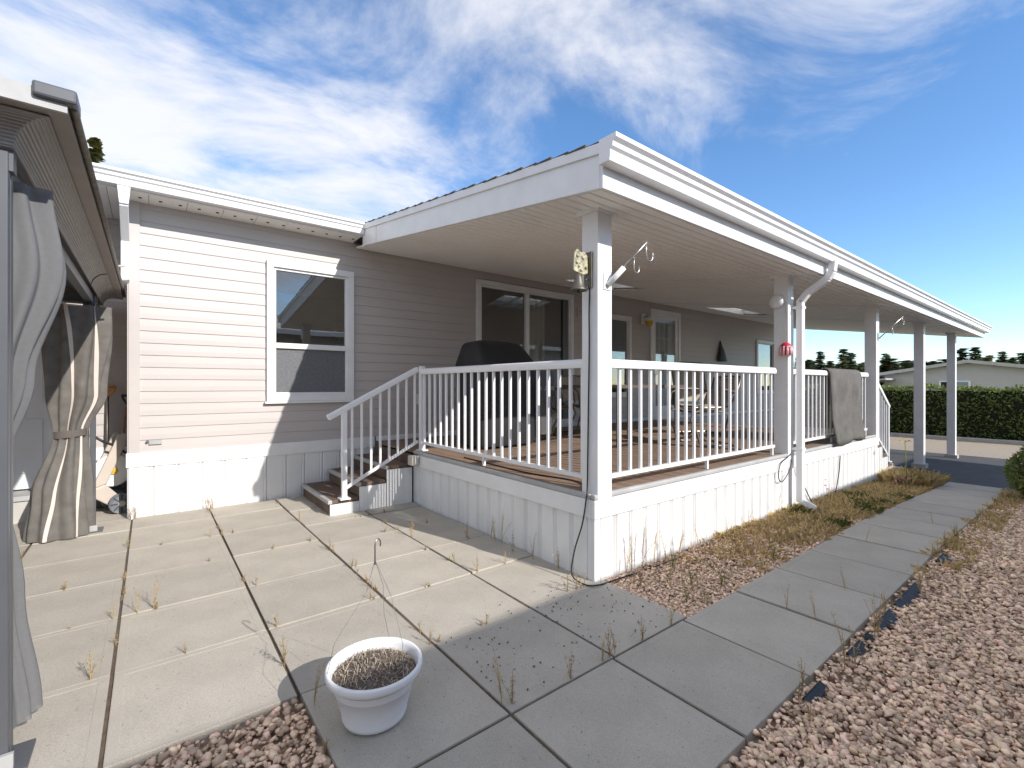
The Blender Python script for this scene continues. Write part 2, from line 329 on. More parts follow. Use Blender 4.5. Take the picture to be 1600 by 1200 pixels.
# backing wall pieces round the openings
wl = MB(); xc = HX0 + .02
for (a, b, c, d) in openings:
    wl.box(xc, a + .05, YW + .012, YW + .10, 0, 3.2); wl.box(a + .05, b - .05, YW + .012, YW + .10, 0, c + .05); wl.box(a + .05, b - .05, YW + .012, YW + .10, d - .05, 3.2); xc = b - .05
wl.box(xc, HX1, YW + .012, YW + .10, 0, 3.2)
wl.build('wall', 'siding', home)
rm = MB(); rm.box(HX0 + .1, HX1, 9.6, 9.7, .5, 3.1); rm.box(HX0 + .1, HX1, YW + .1, 9.6, .45, .55); rm.box(HX0 + .1, HX1, YW + .1, 9.6, 3.02, 3.1)
for x in (3.0, 6.2, 7.8, 11): rm.box(x, x + .1, YW + .1, 9.6, .55, 3.02)
rm.box(HX1-.1, HX1, YW + .1, 9.6, 0, 3.2); rm.box(HX0+.02, HX0+.1, 6.6, 9.6, 0, 3.2)
rm.build('interior_wall', 'room', home)
# siding courses, each run between openings its own board
ch = .1185; z = .627; ncourse = 0
def course(x0, x1, z0, z1, y=YW, parent=home, m='siding'):
    b = MB(); b.prism([(y - .004, z1 + .006), (y - .011, z0 + ch*.42), (y - .0125, z0 + .003), (y - .011, z0), (y + .010, z0), (y + .010, z1 + .006)], 0, x0, x1)
    return b.build('siding_board', m, parent)
while z < 3.06:
    z1 = min(z + ch, 3.06); mid = (z + z1)/2; x = HX0 + .07
    for (a, b, c, d) in openings:
        if c < mid < d:
            course(x, a + .03, z, z1); x = b - .03
    course(x, HX1 - .05, z, z1); z = z1
for a, b in ((HX0 - .012, HX0 + .075),): box('corner_board', 'siding', home, a, b, YW - .026, YW + .05, .627, 3.06, bevel=.004)
box('corner_board', 'siding', home, HX0 - .020, HX0 - .0125, YW - .024, YW + .75, .627, 3.06)
box('base_trim', 'white', home, HX0 - .03, 2.27, YW - .034, YW + .01, .49, .627, bevel=.004)
box('base_trim', 'white', home, 2.29, HX1, YW - .034, YW + .01, .565, .6265, bevel=.004)
def skirt_boards(parent, x0, x1, w, y, z0, zt, axis=0, m='skirt', zf=None):
    x = x0
    while x < x1 - .01:
        xe = min(x + w, x1); b = MB(); zb = z0 if zf is None else zf(x)
        # shallow vee-groove profile
        pr = [(x + .001, y + .014), (x + .012, y), (x + .80*(xe-x), y), (x + .83*(xe-x), y + .008), (x + .86*(xe-x), y + .008), (x + .89*(xe-x), y), (xe - .012, y), (xe - .001, y + .014), (xe - .001, y + .03), (x + .001, y + .03)]
        if axis == 1: pr = [(q, p) for p, q in pr]
        b.prism(pr, 2, zb, zt); b.build('skirting_panel', m, parent); x = xe
skirt_boards(home, HX0 - .02, 2.27, .2, YW - .022, -.01, .492)
box('skirt_backing', 'dark', home, HX0, 2.27, YW + .009, YW + .011, -.02, .49)
box('skirting_panel', 'skirt', home, HX0 - .02, HX0 - .005, YW - .01, 6.5, -.02, .627)
def window(name, x0, x1, z0, z1, y=YW, split=None, screen=False, mullion=None, parent=home):
    t = .07; yo = y - .05
    w = MB(); w.box(x0, x1, yo, y + .01, z0, z0 + t); w.box(x0, x1, yo, y + .01, z1 - t, z1); w.box(x0, x0 + t, yo, y + .01, z0 + t, z1 - t); w.box(x1 - t, x1, yo, y + .01, z0 + t, z1 - t)
    win = w.build(name, 'white', parent, bevel=.004)
    s = MB(); q = t + .028; ys = y - .022
    s.box(x0 + t, x1 - t, ys, y + .03, z0 + t, z0 + q); s.box(x0 + t, x1 - t, ys, y + .03, z1 - q, z1 - t); s.box(x0 + t, x0 + q, ys, y + .03, z0 + q, z1 - q); s.box(x1 - q, x1 - t, ys, y + .03, z0 + q, z1 - q)
    if split: s.box(x0 + q, x1 - q, ys - .012, y + .03, split - .03, split + .03)
    if mullion: s.box(mullion - .035, mullion + .035, ys - .01, y + .03, z0 + q, z1 - q)
    s.build('sash', 'white', win, bevel=.003)
    if split:
        box('pane', 'glass', win, x0 + q, x1 - q, y + .006, y + .010, split + .03, z1 - q)
        box('pane', 'glass', win, x0 + q, x1 - q, y + .014, y + .018, z0 + q, split - .03)
        if screen: box('insect_screen', 'insect', win, x0 + q, x1 - q, y - .004, y - .002, z0 + q, split - .03)
    elif mullion:
        box('pane', 'glass', win, x0 + q, mullion - .035, y + .014, y + .018, z0 + q, z1 - q); box('pane', 'glass', win, mullion + .035, x1 - q, y + .006, y + .010, z0 + q, z1 - q)
    else: box('pane', 'glass', win, x0 + q, x1 - q, y + .006, y + .010, z0 + q, z1 - q)
    return win
w = window('window', 1.03, 2.00, 1.10, 2.68, split=1.73, screen=True)
box('sill', 'white', w, 1.01, 2.02, YW - .065, YW - .02, 1.075, 1.099, bevel=.003)
bl = MB()
for k in range(30): bl.bar((1.12, YW + .07, 1.78 + k*.028), (1.92, YW + .07, 1.78 + k*.028), .022, .002, up=(0, .5, 1))
sdw = window('sliding_door', 3.83, 5.86, .60, 2.86, mullion=4.82)
box('screen_frame', 'charcoal', sdw, 5.62, 5.74, YW - .018, YW - .008, .70, 2.76)
cu = MB(); cu.grid([[(5.0 + .022*i, YW + .16 + .03*math.sin(i*1.25), zz) for zz in (.62, 2.75)] for i in range(18)]); cu.build('curtain', 'curtain', sdw, smooth=True)
window('window', 6.55, 7.47, 1.05, 2.63, split=1.75)
window('window', 12.8, 13.9, 1.05, 2.50)
# entry door with storm door
dr = thing('x', '', ''); bpy.data.objects.remove(dr)
d = MB(); d.box(8.10, 8.18, YW - .05, YW + .02, .58, 2.86); d.box(9.10, 9.18, YW - .05, YW + .02, .58, 2.86); d.box(8.18, 9.10, YW - .05, YW + .02, 2.78, 2.86)
door = d.build('door', 'white', home, bevel=.004)
d = MB(); d.box(8.18, 8.28, YW - .03, YW, .6, 2.78); d.box(9.0, 9.10, YW - .03, YW, .6, 2.78); d.box(8.28, 9.0, YW - .03, YW, 2.68, 2.78); d.box(8.28, 9.0, YW - .03, YW, 1.66, 1.74); d.box(8.28, 9.0, YW - .03, YW, .6, .85)
d.build('storm_door', 'white', door, bevel=.003)
box('pane', 'glass', door, 8.28, 9.0, YW - .016, YW - .012, 1.74, 2.68); box('pane', 'glass', door, 8.28, 9.0, YW - .016, YW - .012, .85, 1.66)
d = MB(); d.box(8.2, 8.36, YW + .05, YW + .09, .6, 2.78); d.box(8.86, 9.08, YW + .05, YW + .09, .6, 2.78); d.box(8.36, 8.86, YW + .05, YW + .09, .6, 1.6); d.box(8.36, 8.86, YW + .05, YW + .09, 2.62, 2.78)
for x in (8.52, 8.69): d.box(x, x + .02, YW + .05, YW + .08, 1.6, 2.62)
for zz in (1.93, 2.27): d.box(8.36, 8.86, YW + .052, YW + .078, zz, zz + .02)
d.build('door_leaf', 'door', door); box('door_blind', 'curtain', door, 8.36, 8.86, YW + .11, YW + .115, 1.6, 2.62); MB().tube([(8.24, YW - .03, 1.5), (8.24, YW - .09, 1.5), (8.24, YW - .09, 1.62), (8.24, YW - .03, 1.62)], .009).build('handle', 'steel', door, smooth=True)
# eave, gutter, roof
def gutter_prof(yo, zb, h=.125, d=.115, s=-1):
    # K style gutter, outer face toward s*y ; yo = back plane
    return [(yo, zb), (yo + s*d*.62, zb), (yo + s*d*.66, zb + h*.18), (yo + s*d*.66, zb + h*.42), (yo + s*d*.8, zb + h*.52), (yo + s*d*.82, zb + h*.70), (yo + s*d, zb + h*.82), (yo + s*d, zb + h), (yo + s*d*.9, zb + h), (yo + s*d*.9, zb + h*.86), (yo + s*.012, zb + h*.3), (yo, zb + h*.95)]
EX0 = -4.2
MB().prism(gutter_prof(5.445, 3.06), 0, EX0, 1.995).build('gutter', 'metal_white', home)
box('fascia', 'white', home, EX0, 14.9, 5.447, 5.475, 3.05, 3.2)
sf = MB(); x = EX0
while x < 2.0:
    box('soffit_panel', 'ceil', home, x, min(x + .30, 2.0) - .004, 5.476, YW + (.02 if x > -.2 else .73), 3.052, 3.062); x += .30
vm = MB()
for k in range(26): vm.box(-.08 + k*.155, -.055 + k*.155, 5.60, 5.625, 3.0475, 3.0515)
vm.build('soffit_vent', 'dark', home, kind='stuff')
rf = MB(); rf.prism([(5.40, 3.195), (10, 4.33), (14.6, 3.195), (14.6, 3.15), (10, 4.28), (5.40, 3.15)], 0, EX0 - .2, 15.0).build('roof', 'shingle', home)
rb = MB(); rb.prism([(YW + .10, 3.16), (10, 4.2), (14.2, 3.16)], 0, HX1 - .12, HX1 - .02); rb.box(HX1 - .1, HX1, YW + .1, 14.2, 0, 3.16); rb.box(-4.0, HX1, 14.1, 14.2, 0, 3.16); rb.build('gable_wall', 'siding', home)
# house downspout at corner
dsp = MB(); dsp.prism([(-.225, 3.06), (-.13, 3.06), (-.145, 2.90), (-.21, 2.90)], 1, 5.38, 5.44); dsp.bar((-.178, 5.41, 2.905), (-.178, 5.715, 2.66), .065, .05); dsp.bar((-.178, 5.725, 2.68), (-.178, 5.725, 2.28), .065, .05); dsp.bar((-.178, 5.722, 2.30), (-.19, 5.86, 2.22), .065, .05); dsp.build('downspout', 'metal_white', home, bevel=.005)
MB().tube([(-.012, YW - .045, .735), (-.012, YW - .02, .735)], .012).build('tap', 'steel', home)
pl = box('vent_plate', 'grey', home, -.0, .10, YW - .03, YW - .016, .70, .74); 
box('outlet_plate', 'white', home, 2.86, 2.94, YW - .03, YW - .016, 1.02, 1.16, bevel=.004)
box('notice_plate', 'plate', home, 5.98, 6.16, YW - .024, YW - .018, 2.50, 2.66)
for k in range(4): box('notice_line', 'greycover', home, 6.0, 6.13 - .02*(k % 2), YW - .0255, YW - .0242, 2.525 + k*.03, 2.533 + k*.03)
# recessed entry wall on the left
z = .627
YR = 6.52
box('wall', 'siding', home, -4.0, HX0 - .02, YR + .012, YR + .1, 0, 3.1)
while z < 3.03:
    mid = z + ch/2
    if mid < 2.45: course(-.66, HX0 - .022, z, z + ch, y=YR)
    else: course(-4.0, HX0 - .022, z, min(z + ch, 3.05), y=YR)
    z += ch
box('base_trim', 'white', home, -.66, HX0 - .022, YR - .03, YR, .50, .627); skirt_boards(home, -.66, HX0 - .022, .2, YR - .02, -.02, .50)
d = MB(); d.box(-1.72, -1.64, YR - .05, YR + .01, .24, 2.44); d.box(-.74, -.66, YR - .05, YR + .01, .24, 2.44); d.box(-1.64, -.74, YR - .05, YR + .01, 2.36, 2.44); d2 = d.build('door', 'white', home, bevel=.004)
lf = box('door_leaf', 'door', d2, -1.64, -.74, YR - .028, YR + .01, .27, 2.36)
for zz in ((.42, .95), (1.10, 1.75), (1.85, 2.25)):
    for xx in ((-1.55, -1.24), (-1.14, -.83)): box('door_panel', 'door', d2, xx[0], xx[1], YR - .036, YR - .028, zz[0], zz[1], bevel=.006)
box('door_sill', 'grey', home, -1.8, -.62, YR - .3, YR - .02, .20, .245); box('entry_step', 'concrete', home, -1.75, -.66, YR - .28, YR - .02, -.02, .20, bevel=.01)

# ------------------------------------------------------------------ covered porch (deck, skirting, posts, roof)
porch = thing('covered_porch', 'white covered porch with square posts over a brown raised deck', 'porch')
XD, YD, DZ, XE = 2.286, 2.05, .56, 8.42
SL = .149
def cz(y): return 2.39 + SL * (y - 1.755)
x = XD + .02
while x < XE - .03:
    xe = min(x + .139, XE - .02); box('deck_board', 'deck', porch, x, xe - .006, YD + .03, YW - .036, DZ - .028, DZ + random.uniform(-.001, .001)); x = xe
jo = MB(); jo.box(XD + .06, XE - .06, YD + .06, YW - .04, DZ - .15, DZ - .032); jo.build('deck_joist', 'dark', porch)
def trim(name, m, *a, bevel=.004): return box(name, m, porch, *a, bevel=bevel)
trim('deck_edge', 'grey', XD - .012, XE, YD - .014, YD + .028, DZ - .03, DZ + .006, bevel=.01)
trim('deck_edge', 'grey', XD - .014, XD + .0185, YD + .0285, 4.66, DZ - .03, DZ + .005, bevel=.01)
trim('deck_trim', 'white', XD - .012, 5.30, YD - .012, YD + .02, .405, DZ - .031)
trim('deck_trim', 'white', 5.302, XE, YD - .012, YD + .02, .405, DZ - .031)
trim('deck_trim', 'white', XD - .012, XD + .02, YD + .021, 4.55, .405, DZ - .031)
skirt_boards(porch, XD + .06, XE, .165, YD + .004, 0, .406, zf=lambda x: gz(x) - .03)
skirt_boards(porch, YD + .06, 4.70, .165, XD + .004, -.03, .406, axis=1)
trim('skirt_corner', 'skirt', XD + .001, XD + .06, YD + .001, YD + .06, -.03, .405)
box('skirt_backing', 'dark', porch, XD + .07, XE, YD + .034, YD + .045, -.2, .40)
PX = [2.30, 5.24, 8.26, 11.09, 13.98]
for i, px in enumerate(PX):
    zb = DZ if i < 3 else gz(px) - .02
    zb = .50 if i < 3 else zb
    if i == 0: zb = DZ - .03
    z2 = cz(YD) + .02
    y0 = YD - .016 if i < 3 else YD - .016
    p = box('post', 'white', porch, px, px + .14, YD - .016, YD + .125, zb, z2, bevel=.004)
    box('post_cap', 'white', p, px - .025, px + .165, YD - .04, YD + .15, cz(YD - .04) - .012, cz(YD) + .02)
    if i >= 3:
        k = MB(); k.box(px - .03, px + .17, YD - .05, YD + .155, gz(px) - .04, gz(px) + .05); k.build('post_base', 'grey', p)
RX0, RX1 = 2.0, 15.4; RY0 = 1.755
# ceiling boards with skylight openings
SKY = [(4.95, 6.1, 4.45, 5.05), (9.0, 10.6, 4.45, 5.05)]
bw = .1; y = RY0 + .01; segs = [(RX0 + .03, 5.28), (5.32, 8.30), (8.34, 11.14), (11.18, RX1 - .03)]
while y < YW - .03:
    ye = min(y + bw, YW - .02); ym = (y + ye)/2
    for a, b in segs:
        parts = [(a, b)]
        for s in SKY:
            if s[2] < ym < s[3]:
                parts = [q for p in parts for q in ([(p[0], min(p[1], s[0])), (max(p[0], s[1]), p[1])] if p[0] < s[1] and p[1] > s[0] else [p]) if q[1] - q[0] > .02]
        for p in parts:
            m = MB(); t = .012
            m.prism([(y + .0, cz(y) + .006), (y + .004, cz(y + .004) - .001), (y + .05, cz(y + .05) - .002), (ye - .020, cz(ye - .020)), (ye - .012, cz(ye) + .010), (ye, cz(ye) + .010), (ye, cz(ye) + t + .010), (y, cz(y) + t + .010)], 0, p[0], p[1]); m.build('ceiling_board', 'ceil', porch)
    y = ye
for xs_ in (5.30, 8.32, 11.16):
    m = MB(); m.prism([(RY0 + .01, cz(RY0 + .01) - .008), (YW - .03, cz(YW - .03) - .008), (YW - .03, cz(YW - .03) + .02), (RY0 + .01, cz(RY0 + .01) + .02)], 0, xs_ - .025, xs_ + .025); m.build('ceiling_seam', 'white', porch)
for s in SKY:
    m = MB(); m.prism([(s[2], cz(s[2]) + .10), (s[3], cz(s[3]) + .10), (s[3], cz(s[3]) + .106), (s[2], cz(s[2]) + .106)], 0, s[0], s[1]); sk = m.build('skylight', 'sky_panel', porch)
    fm = MB()
    for (x0, x1, y0, y1) in ((s[0] - .03, s[0], s[2] - .03, s[3] + .03), (s[1], s[1] + .03, s[2] - .03, s[3] + .03), (s[0], s[1], s[2] - .03, s[2]), (s[0], s[1], s[3], s[3] + .03)):
        fm.prism([(y0, cz(y0) - .006), (y1, cz(y1) - .006), (y1, cz(y1) + .30), (y0, cz(y0) + .30)], 0, x0, x1)
    fm.build('skylight_frame', 'white', sk)
# roof deck and shingles with the skylight holes left open
ZR = .245
def roofpiece(name, m, x0, x1, y0, y1, z0, z1):
    q = MB(); q.prism([(y0, cz(y0) + z0), (y1, cz(y1) + z0), (y1, cz(y1) + z1), (y0, cz(y0) + z1)], 0, x0, x1); return q.build(name, m, porch)
for (y0, y1) in ((RY0 + .02, 4.42), (5.08, 5.42)): roofpiece('roof_sheet', 'shingle', RX0 + .03, RX1 - .03, y0, y1, ZR - .03, ZR)
xc = RX0 + .03
for s in SKY: roofpiece('roof_sheet', 'shingle', xc, s[0] - .03, 4.42, 5.08, ZR - .03, ZR); xc = s[1] + .03
roofpiece('roof_sheet', 'shingle', xc, RX1 - .03, 4.42, 5.08, ZR - .03, ZR)
y = RY0 - .05; k = 0
while y < 5.40:   # shingle courses along the visible roof edge
    ye = min(y + .145, 5.42); q = MB()
    for x0 in (RX0 - .012 - .006*(k % 2),): q.prism([(y, cz(y) + ZR + .004), (ye + .02, cz(ye) + ZR + .004), (ye + .02, cz(ye) + ZR + .008), (y, cz(y) + ZR + .020)], 0, x0, RX0 + .5 + .2*random.random())
    q.build('shingle', 'shingle', porch); y = ye; k += 1
for xe_, s in ((RX0, 1), (RX1 - .03, 1)):
    q = MB(); q.prism([(RY0, cz(RY0)), (5.44, cz(5.44)), (5.44, cz(5.44) + .215), (RY0, cz(RY0) + .215)], 0, xe_, xe_ + .03); q.build('end_fascia', 'white', porch, bevel=.003)
    q = MB(); q.prism([(RY0 - .01, cz(RY0) + .19), (5.44, cz(5.44) + .19), (5.44, cz(5.44) + ZR + .003), (RY0 - .01, cz(RY0) + ZR + .003)], 0, xe_ - .014, xe_ - .001); q.build('drip_edge', 'white', porch)
box('end_fascia_joint', 'grey', porch, RX0 - .002, RX0 - .0005, 5.02, 5.026, cz(5.02) + .002, cz(5.02) + .19)
box('front_fascia', 'white', porch, RX0 + .002, RX1 - .002, RY0 - .022, RY0 - .0005, cz(RY0) - .004, cz(RY0) + .235, bevel=.003)
gp = gutter_prof(RY0 - .023, cz(RY0) + .115, .135, .12)
gt = MB().prism(gp, 0, RX0 - .03, RX1 + .04).build('gutter', 'metal_white', porch)
for xx in (RX0 - .033, RX1 + .04):
    c = MB(); n = gp[:8] + [(RY0 - .023, cz(RY0) + .115 + .135)]; c.prism(n, 0, xx, xx + .003); c.build('gutter_cap', 'metal_white', gt)
# porch downspout
q = MB(); P0 = (5.36, 1.66, cz(RY0) + .12)
for a, b in (((5.36, 1.665, 2.52), (5.36, 1.675, 2.41)), ((5.36, 1.675, 2.415), (5.36, 1.72, 2.345)), ((5.36, 1.712, 2.35), (5.37, 1.90, 2.235)), ((5.37, 1.895, 2.24), (5.37, 1.965, 2.15)), ((5.37, 1.965, 2.17), (5.37, 1.965, .06)), ((5.37, 1.965, .08), (5.42, 1.84, .0))): q.bar(a, b, .078, .06, up=(0, -1, 0) if abs(a[2]-b[2]) > 1 else (0, 0, 1))
q.build('downspout', 'metal_white', porch, bevel=.008)
for zz in (.6, 2.08): box('downspout_strap', 'metal_white', porch, 5.325, 5.415, 1.93, 2.034, zz, zz + .025)

# ------------------------------------------------------------------ railings
def rail_run(name, label, a, b, n, z=DZ, posts=(), feet=(), group=None):
    a = Vector(a); b = Vector(b); L = (b - a).length; ang = math.atan2(b.y - a.y, b.x - a.x)
    t = thing(name, label, 'railing', (a.x, a.y, z), ang)
    pr = [(-.030, .84), (.030, .84), (.034, .865), (.028, .89), (.014, .902), (-.014, .902), (-.028, .89), (-.034, .865)]
    MB().prism(pr, 0, 0, L).build('top_rail', 'metal_white', t, bevel=.003)
    box('bottom_rail', 'metal_white', t, 0, L, -.017, .017, .075, .105, bevel=.003)
    me = None
    for i in range(n):
        xx = L * (i + .5) / n
        if me is None: o = box('baluster', 'metal_white', t, -.010, .010, -.010, .010, .105, .842); me = o.data
        else: o = link('baluster', me, None, t)
        o.location.x = xx
    for p in posts:
        box('rail_post', 'metal_white', t, p - .027, p + .027, -.027, .027, 0, .93, bevel=.003); box('post_flange', 'metal_white', t, p - .05, p + .05, -.05, .05, .0, .012)
    for p in feet: box('rail_foot', 'metal_white', t, p - .012, p + .012, -.012, .012, .0, .076)
    return t
rail_run('porch_railing', 'white baluster railing between the porch steps and corner post', (2.37, 4.64, 0), (2.37, 2.175, 0), 21, posts=(0.0,), feet=(1.2,))
rail_run('porch_railing', 'white baluster railing on the sunny front from bell post to downspout', (2.441, 2.12, 0), (5.10, 2.12, 0), 22, feet=(1.35, 2.62))
rail_run('porch_railing', 'white baluster railing with a grey rug hung over it', (5.46, 2.12, 0), (8.12, 2.12, 0), 22, feet=(1.3, 2.62))
def stair_rail(label, base, rz, L, drop, n, lip):
    t = thing('stair_railing', label, 'railing', base, rz)   # local +x runs down the stair
    top = lambda x: .90 - drop * x / L
    MB().bar((0.02, 0, top(0) - .0), (L + lip, 0, top(L + lip) - .0), .058, .058).build('handrail', 'metal_white', t, bevel=.012)
    MB().bar((0.02, 0, top(0) - .80), (L, 0, top(L) - .80), .03, .03).build('bottom_rail', 'metal_white', t, bevel=.003)
    for i in range(n):
        xx = L * (i + .6) / (n + .4); box('baluster', 'metal_white', t, xx - .010, xx + .010, -.010, .010, top(xx) - .79, top(xx) - .02)
    box('rail_post', 'metal_white', t, L - .024, L + .024, -.024, .024, top(L) - .90, top(L) - .02, bevel=.003)
    box('post_flange', 'metal_white', t, L - .05, L + .05, -.05, .05, top(L) - .90, top(L) - .886)
    return t
stair_rail('white sloping handrail with balusters beside the steps at the window', (2.37, 4.70, DZ), math.pi, .83, .42, 8, .16)
stair_rail('white sloping handrail at the driveway end of the porch', (8.42, 2.14, DZ), 0, .85, .50, 7, .05)
# ------------------------------------------------------------------ steps
def steps(label, x0, d, w0, w1, n, zb, rz, loc, far=False):
    t = thing('porch_steps', label, 'steps', loc, rz)       # climbs along local -x, top at x=0
    rise = (DZ - zb) / (n + 1)
    for i in range(n):
        zt = zb + rise * (i + 1) - 0; xf = d * (n - i); xb = xf - d
        tr = box('tread', 'tread', t, xb + .004, xf - .03, w0 + .004, w1, zt - .03, zt)
        box('tread_nosing', 'grey', tr, xf - .03, xf + .012, w0, w1, zt - .034, zt + .003, bevel=.006)
        box('riser', 'tread', t, xf - .028, xf - .01, w0 + .02, w1, zt - rise + (0 if i else -.01), zt - .035)
        m = MB(); x = xb
        ws = (w1 + .001, w1 + .015, w1 + .0155, w1 + .021) if far else (w0 + .002, w0 + .016, w0 - .004, w0 + .0015)
        m.box(xb, xf - .004, ws[0], ws[1], zb - .02, zt - .036)
        m.build('side_panel', 'skirt', t)
        for q in np.arange(xb + .03, xf - .03, .09): box('panel_batten', 'skirt', t, q, q + .052, ws[2], ws[3], zb - .02, zt - .036)
    box('riser', 'tread', t, -.0, .012, w0 + .02, w1, DZ - rise, DZ - .035)
    return t
steps('brown three tread steps climbing to the deck beside the window', 0, .292, 0, 1.03, 3, 0, math.pi, (2.270, 5.725, 0), True)
steps('small steps down to the driveway at the far porch end', 0, .28, 0, 1.2, 3, -.13, 0, (8.43, 2.07, 0))
for o in bpy.data.objects:
    if o.get('label', '').startswith('brown three tread'): o.scale = (1, 1, 1)
tag(MB().box(9.3, 9.46, 2.0, 2.2, -.17, -.02).build('concrete_block', 'concrete', bevel=.01), 'grey concrete block at the foot of the far porch steps', 'block')
tag(MB().box(2.18, 2.262, 4.50, 4.60, .43, .53).build('junction_box', 'plate', bevel=.006), 'small beige box fixed under the deck edge beside the steps', 'box')

# ------------------------------------------------------------------ things on the porch
def rings(mb, secs, n=28):
    """loft of closed sections: (z, cx, cy, ax, ay, squareness, ripple)"""
    P = []
    for (z, cx, cy, ax, ay, e, rp) in secs:
        row = []
        for k in range(n + 1):
            a = 2*math.pi*k/n; c, s = math.cos(a), math.sin(a)
            r = 1 + rp*math.sin(a*7 + z*3)
            row.append((cx + ax*r*math.copysign(abs(c)**e, c), cy + ay*r*math.copysign(abs(s)**e, s), z))
        P.append(row)
    mb.grid(P)
    mb.add([mb.v[-(n+1) + k] for k in range(n)], [tuple(range(n))]); return mb
gr = thing('covered_grill', 'barbecue grill under a black fitted cover behind the railing', 'grill', (3.28, 4.5, DZ))
m = MB(); rings(m, [(.03, 0, 0, .40, .29, .35, .02), (.06, 0, 0, .41, .30, .35, .03), (.45, 0, 0, .41, .30, .35, .02), (.80, 0, 0, .42, .31, .32, .012), (.93, 0, 0, .43, .315, .3, .006), (.97, 0, 0, .425, .31, .25, 0), (1.19, -.03, .04, .33, .20, .22, .006), (1.22, -.03, .05, .31, .15, .22, .01), (1.245, -.02, .06, .22, .09, .25, .02)], 42)
m.build('cover', 'black', gr, smooth=True)
m = MB(); rings(m, [(.12, .56, 0, .13, .27, .4, .03), (.5, .56, 0, .14, .28, .4, .03), (.83, .56, 0, .17, .29, .35, .01), (.90, .54, 0, .15, .28, .35, 0)], 32); m.build('shelf_cover', 'greycover', gr, smooth=True)
MB().box(.44, .68, -.287, -.282, .66, .71).build('cover_patch', 'band', gr)
for sx in (-.33, .33):
    w_ = MB().lathe([(.0, -.02), (.055, -.02), (.055, .02), (0, .02)], 16, (sx, -.2, .056), 'y').build('caster', 'rubber', gr)
def chair(label, loc, rz, back=.95, seat=.42):
    t = thing('patio_chair', label, 'chair', (loc[0], loc[1], DZ + .001), rz, 'sling patio chairs round the table')   # faces +x
    for s in (-1, 1):
        y = s*.27
        MB().tube([(-.36, y, back), (-.30, y, back*.75), (-.20, y, seat + .03), (-.10, y, seat - .01), (.16, y, seat), (.24, y, seat - .02), (.27, y, seat - .1), (.20, y, .18), (.16, y, .05), (.10, y, .016), (-.05, y, .014), (-.28, y, .014)], .014, 8).build('side_frame', 'bronze', t, smooth=True)
        MB().tube([(-.28, y*1.06, seat + .22), (-.1, y*1.1, seat + .26), (.12, y*1.1, seat + .255), (.22, y*1.1, seat + .21), (.25, y*1.06, seat + .08), (.22, y, seat - .03)], .013, 8).build('arm', 'bronze', t, smooth=True)
    MB().tube([(-.28, -.27, .014), (-.28, .27, .014)], .012).build('cross_bar', 'bronze', t); MB().tube([(.16, -.27, seat - .02), (.16, .27, seat - .02)], .012).build('cross_bar', 'bronze', t); MB().tube([(-.36, -.27, back), (-.375, 0, back + .012), (-.36, .27, back)], .013).build('cross_bar', 'bronze', t)
    MB().grid([[(x_, y_*.262, z_ - .018*(1 - y_*y_)) for y_ in (-1, -.5, 0, .5, 1)] for x_, z_ in ((.17, seat + .012), (.05, seat), (-.08, seat - .002), (-.17, seat + .03))]).build('seat', 'sling', t, smooth=True)
    MB().grid([[(x_ - .02*(1 - y_*y_), y_*.262, z_) for y_ in (-1, -.5, 0, .5, 1)] for x_, z_ in ((-.185, seat + .06), (-.24, seat + .2), (-.30, back*.75), (-.355, back - .01))]).build('backrest', 'sling', t, smooth=True)
    return t
chair('tan sling chair with bronze frame right beside the covered grill', (4.38, 4.75), R(-70))
chair('bronze framed sling chair turned toward the table from the driveway side', (5.30, 3.05), R(150), .82)
chair('high backed tan sling recliner facing the front railing', (6.38, 3.65), R(-115), 1.06)
chair('sling chair tucked between the table and the house wall', (5.2, 4.85), R(-100), .86)
t = thing('patio_table', 'glass topped bronze patio table standing on the deck', 'table', (4.85, 3.85, DZ))
box('table_top', 'glass_t', t, -.62, .62, -.42, .42, .71, .72); fr = MB()
for a, b in (((-.65, -.45), (.65, -.45)), ((.65, -.45), (.65, .45)), ((.65, .45), (-.65, .45)), ((-.65, .45), (-.65, -.45))): fr.bar((a[0], a[1], .705), (b[0], b[1], .705), .035, .04)
fr.build('table_frame', 'bronze', t)
for sx in (-.58, .58):
    for sy in (-.38, .38): MB().tube([(sx, sy, .69), (sx*1.02, sy*1.02, 0)], .019, 8).build('leg', 'bronze', t, smooth=True)
# rug over the railing
def rugsec():
    y0 = 2.12; zt = DZ + .912
    s = [(y0 + .055, zt - .45), (y0 + .058, zt - .2), (y0 + .052, zt - .05), (y0 + .035, zt + .004), (y0, zt + .016), (y0 - .035, zt + .004), (y0 - .056, zt - .04), (y0 - .066, zt - .3), (y0 - .075, zt - .6), (y0 - .115, zt - .86), (y0 - .118, zt - .915)]
    return s
rs = rugsec(); P = []
for i in range(15):
    x = 6.50 + 1.17*i/14
    P.append([(x + .010*math.sin(j*1.3) + .03*(j/10)*(1 if i < 3 else 0), y + .012*math.sin(i*1.1 + j*.5)*(j > 6), z - (.02*math.sin(i*.5) if j == 10 else 0)) for j, (y, z) in enumerate(rs)])
ru = MB().grid(P).build('rug', 'rug', smooth=True); so_ = ru.modifiers.new('thick', 'SOLIDIFY'); so_.thickness = .012; so_.offset = 0
tag(ru, 'grey carpet rug draped over the white porch railing', 'rug')
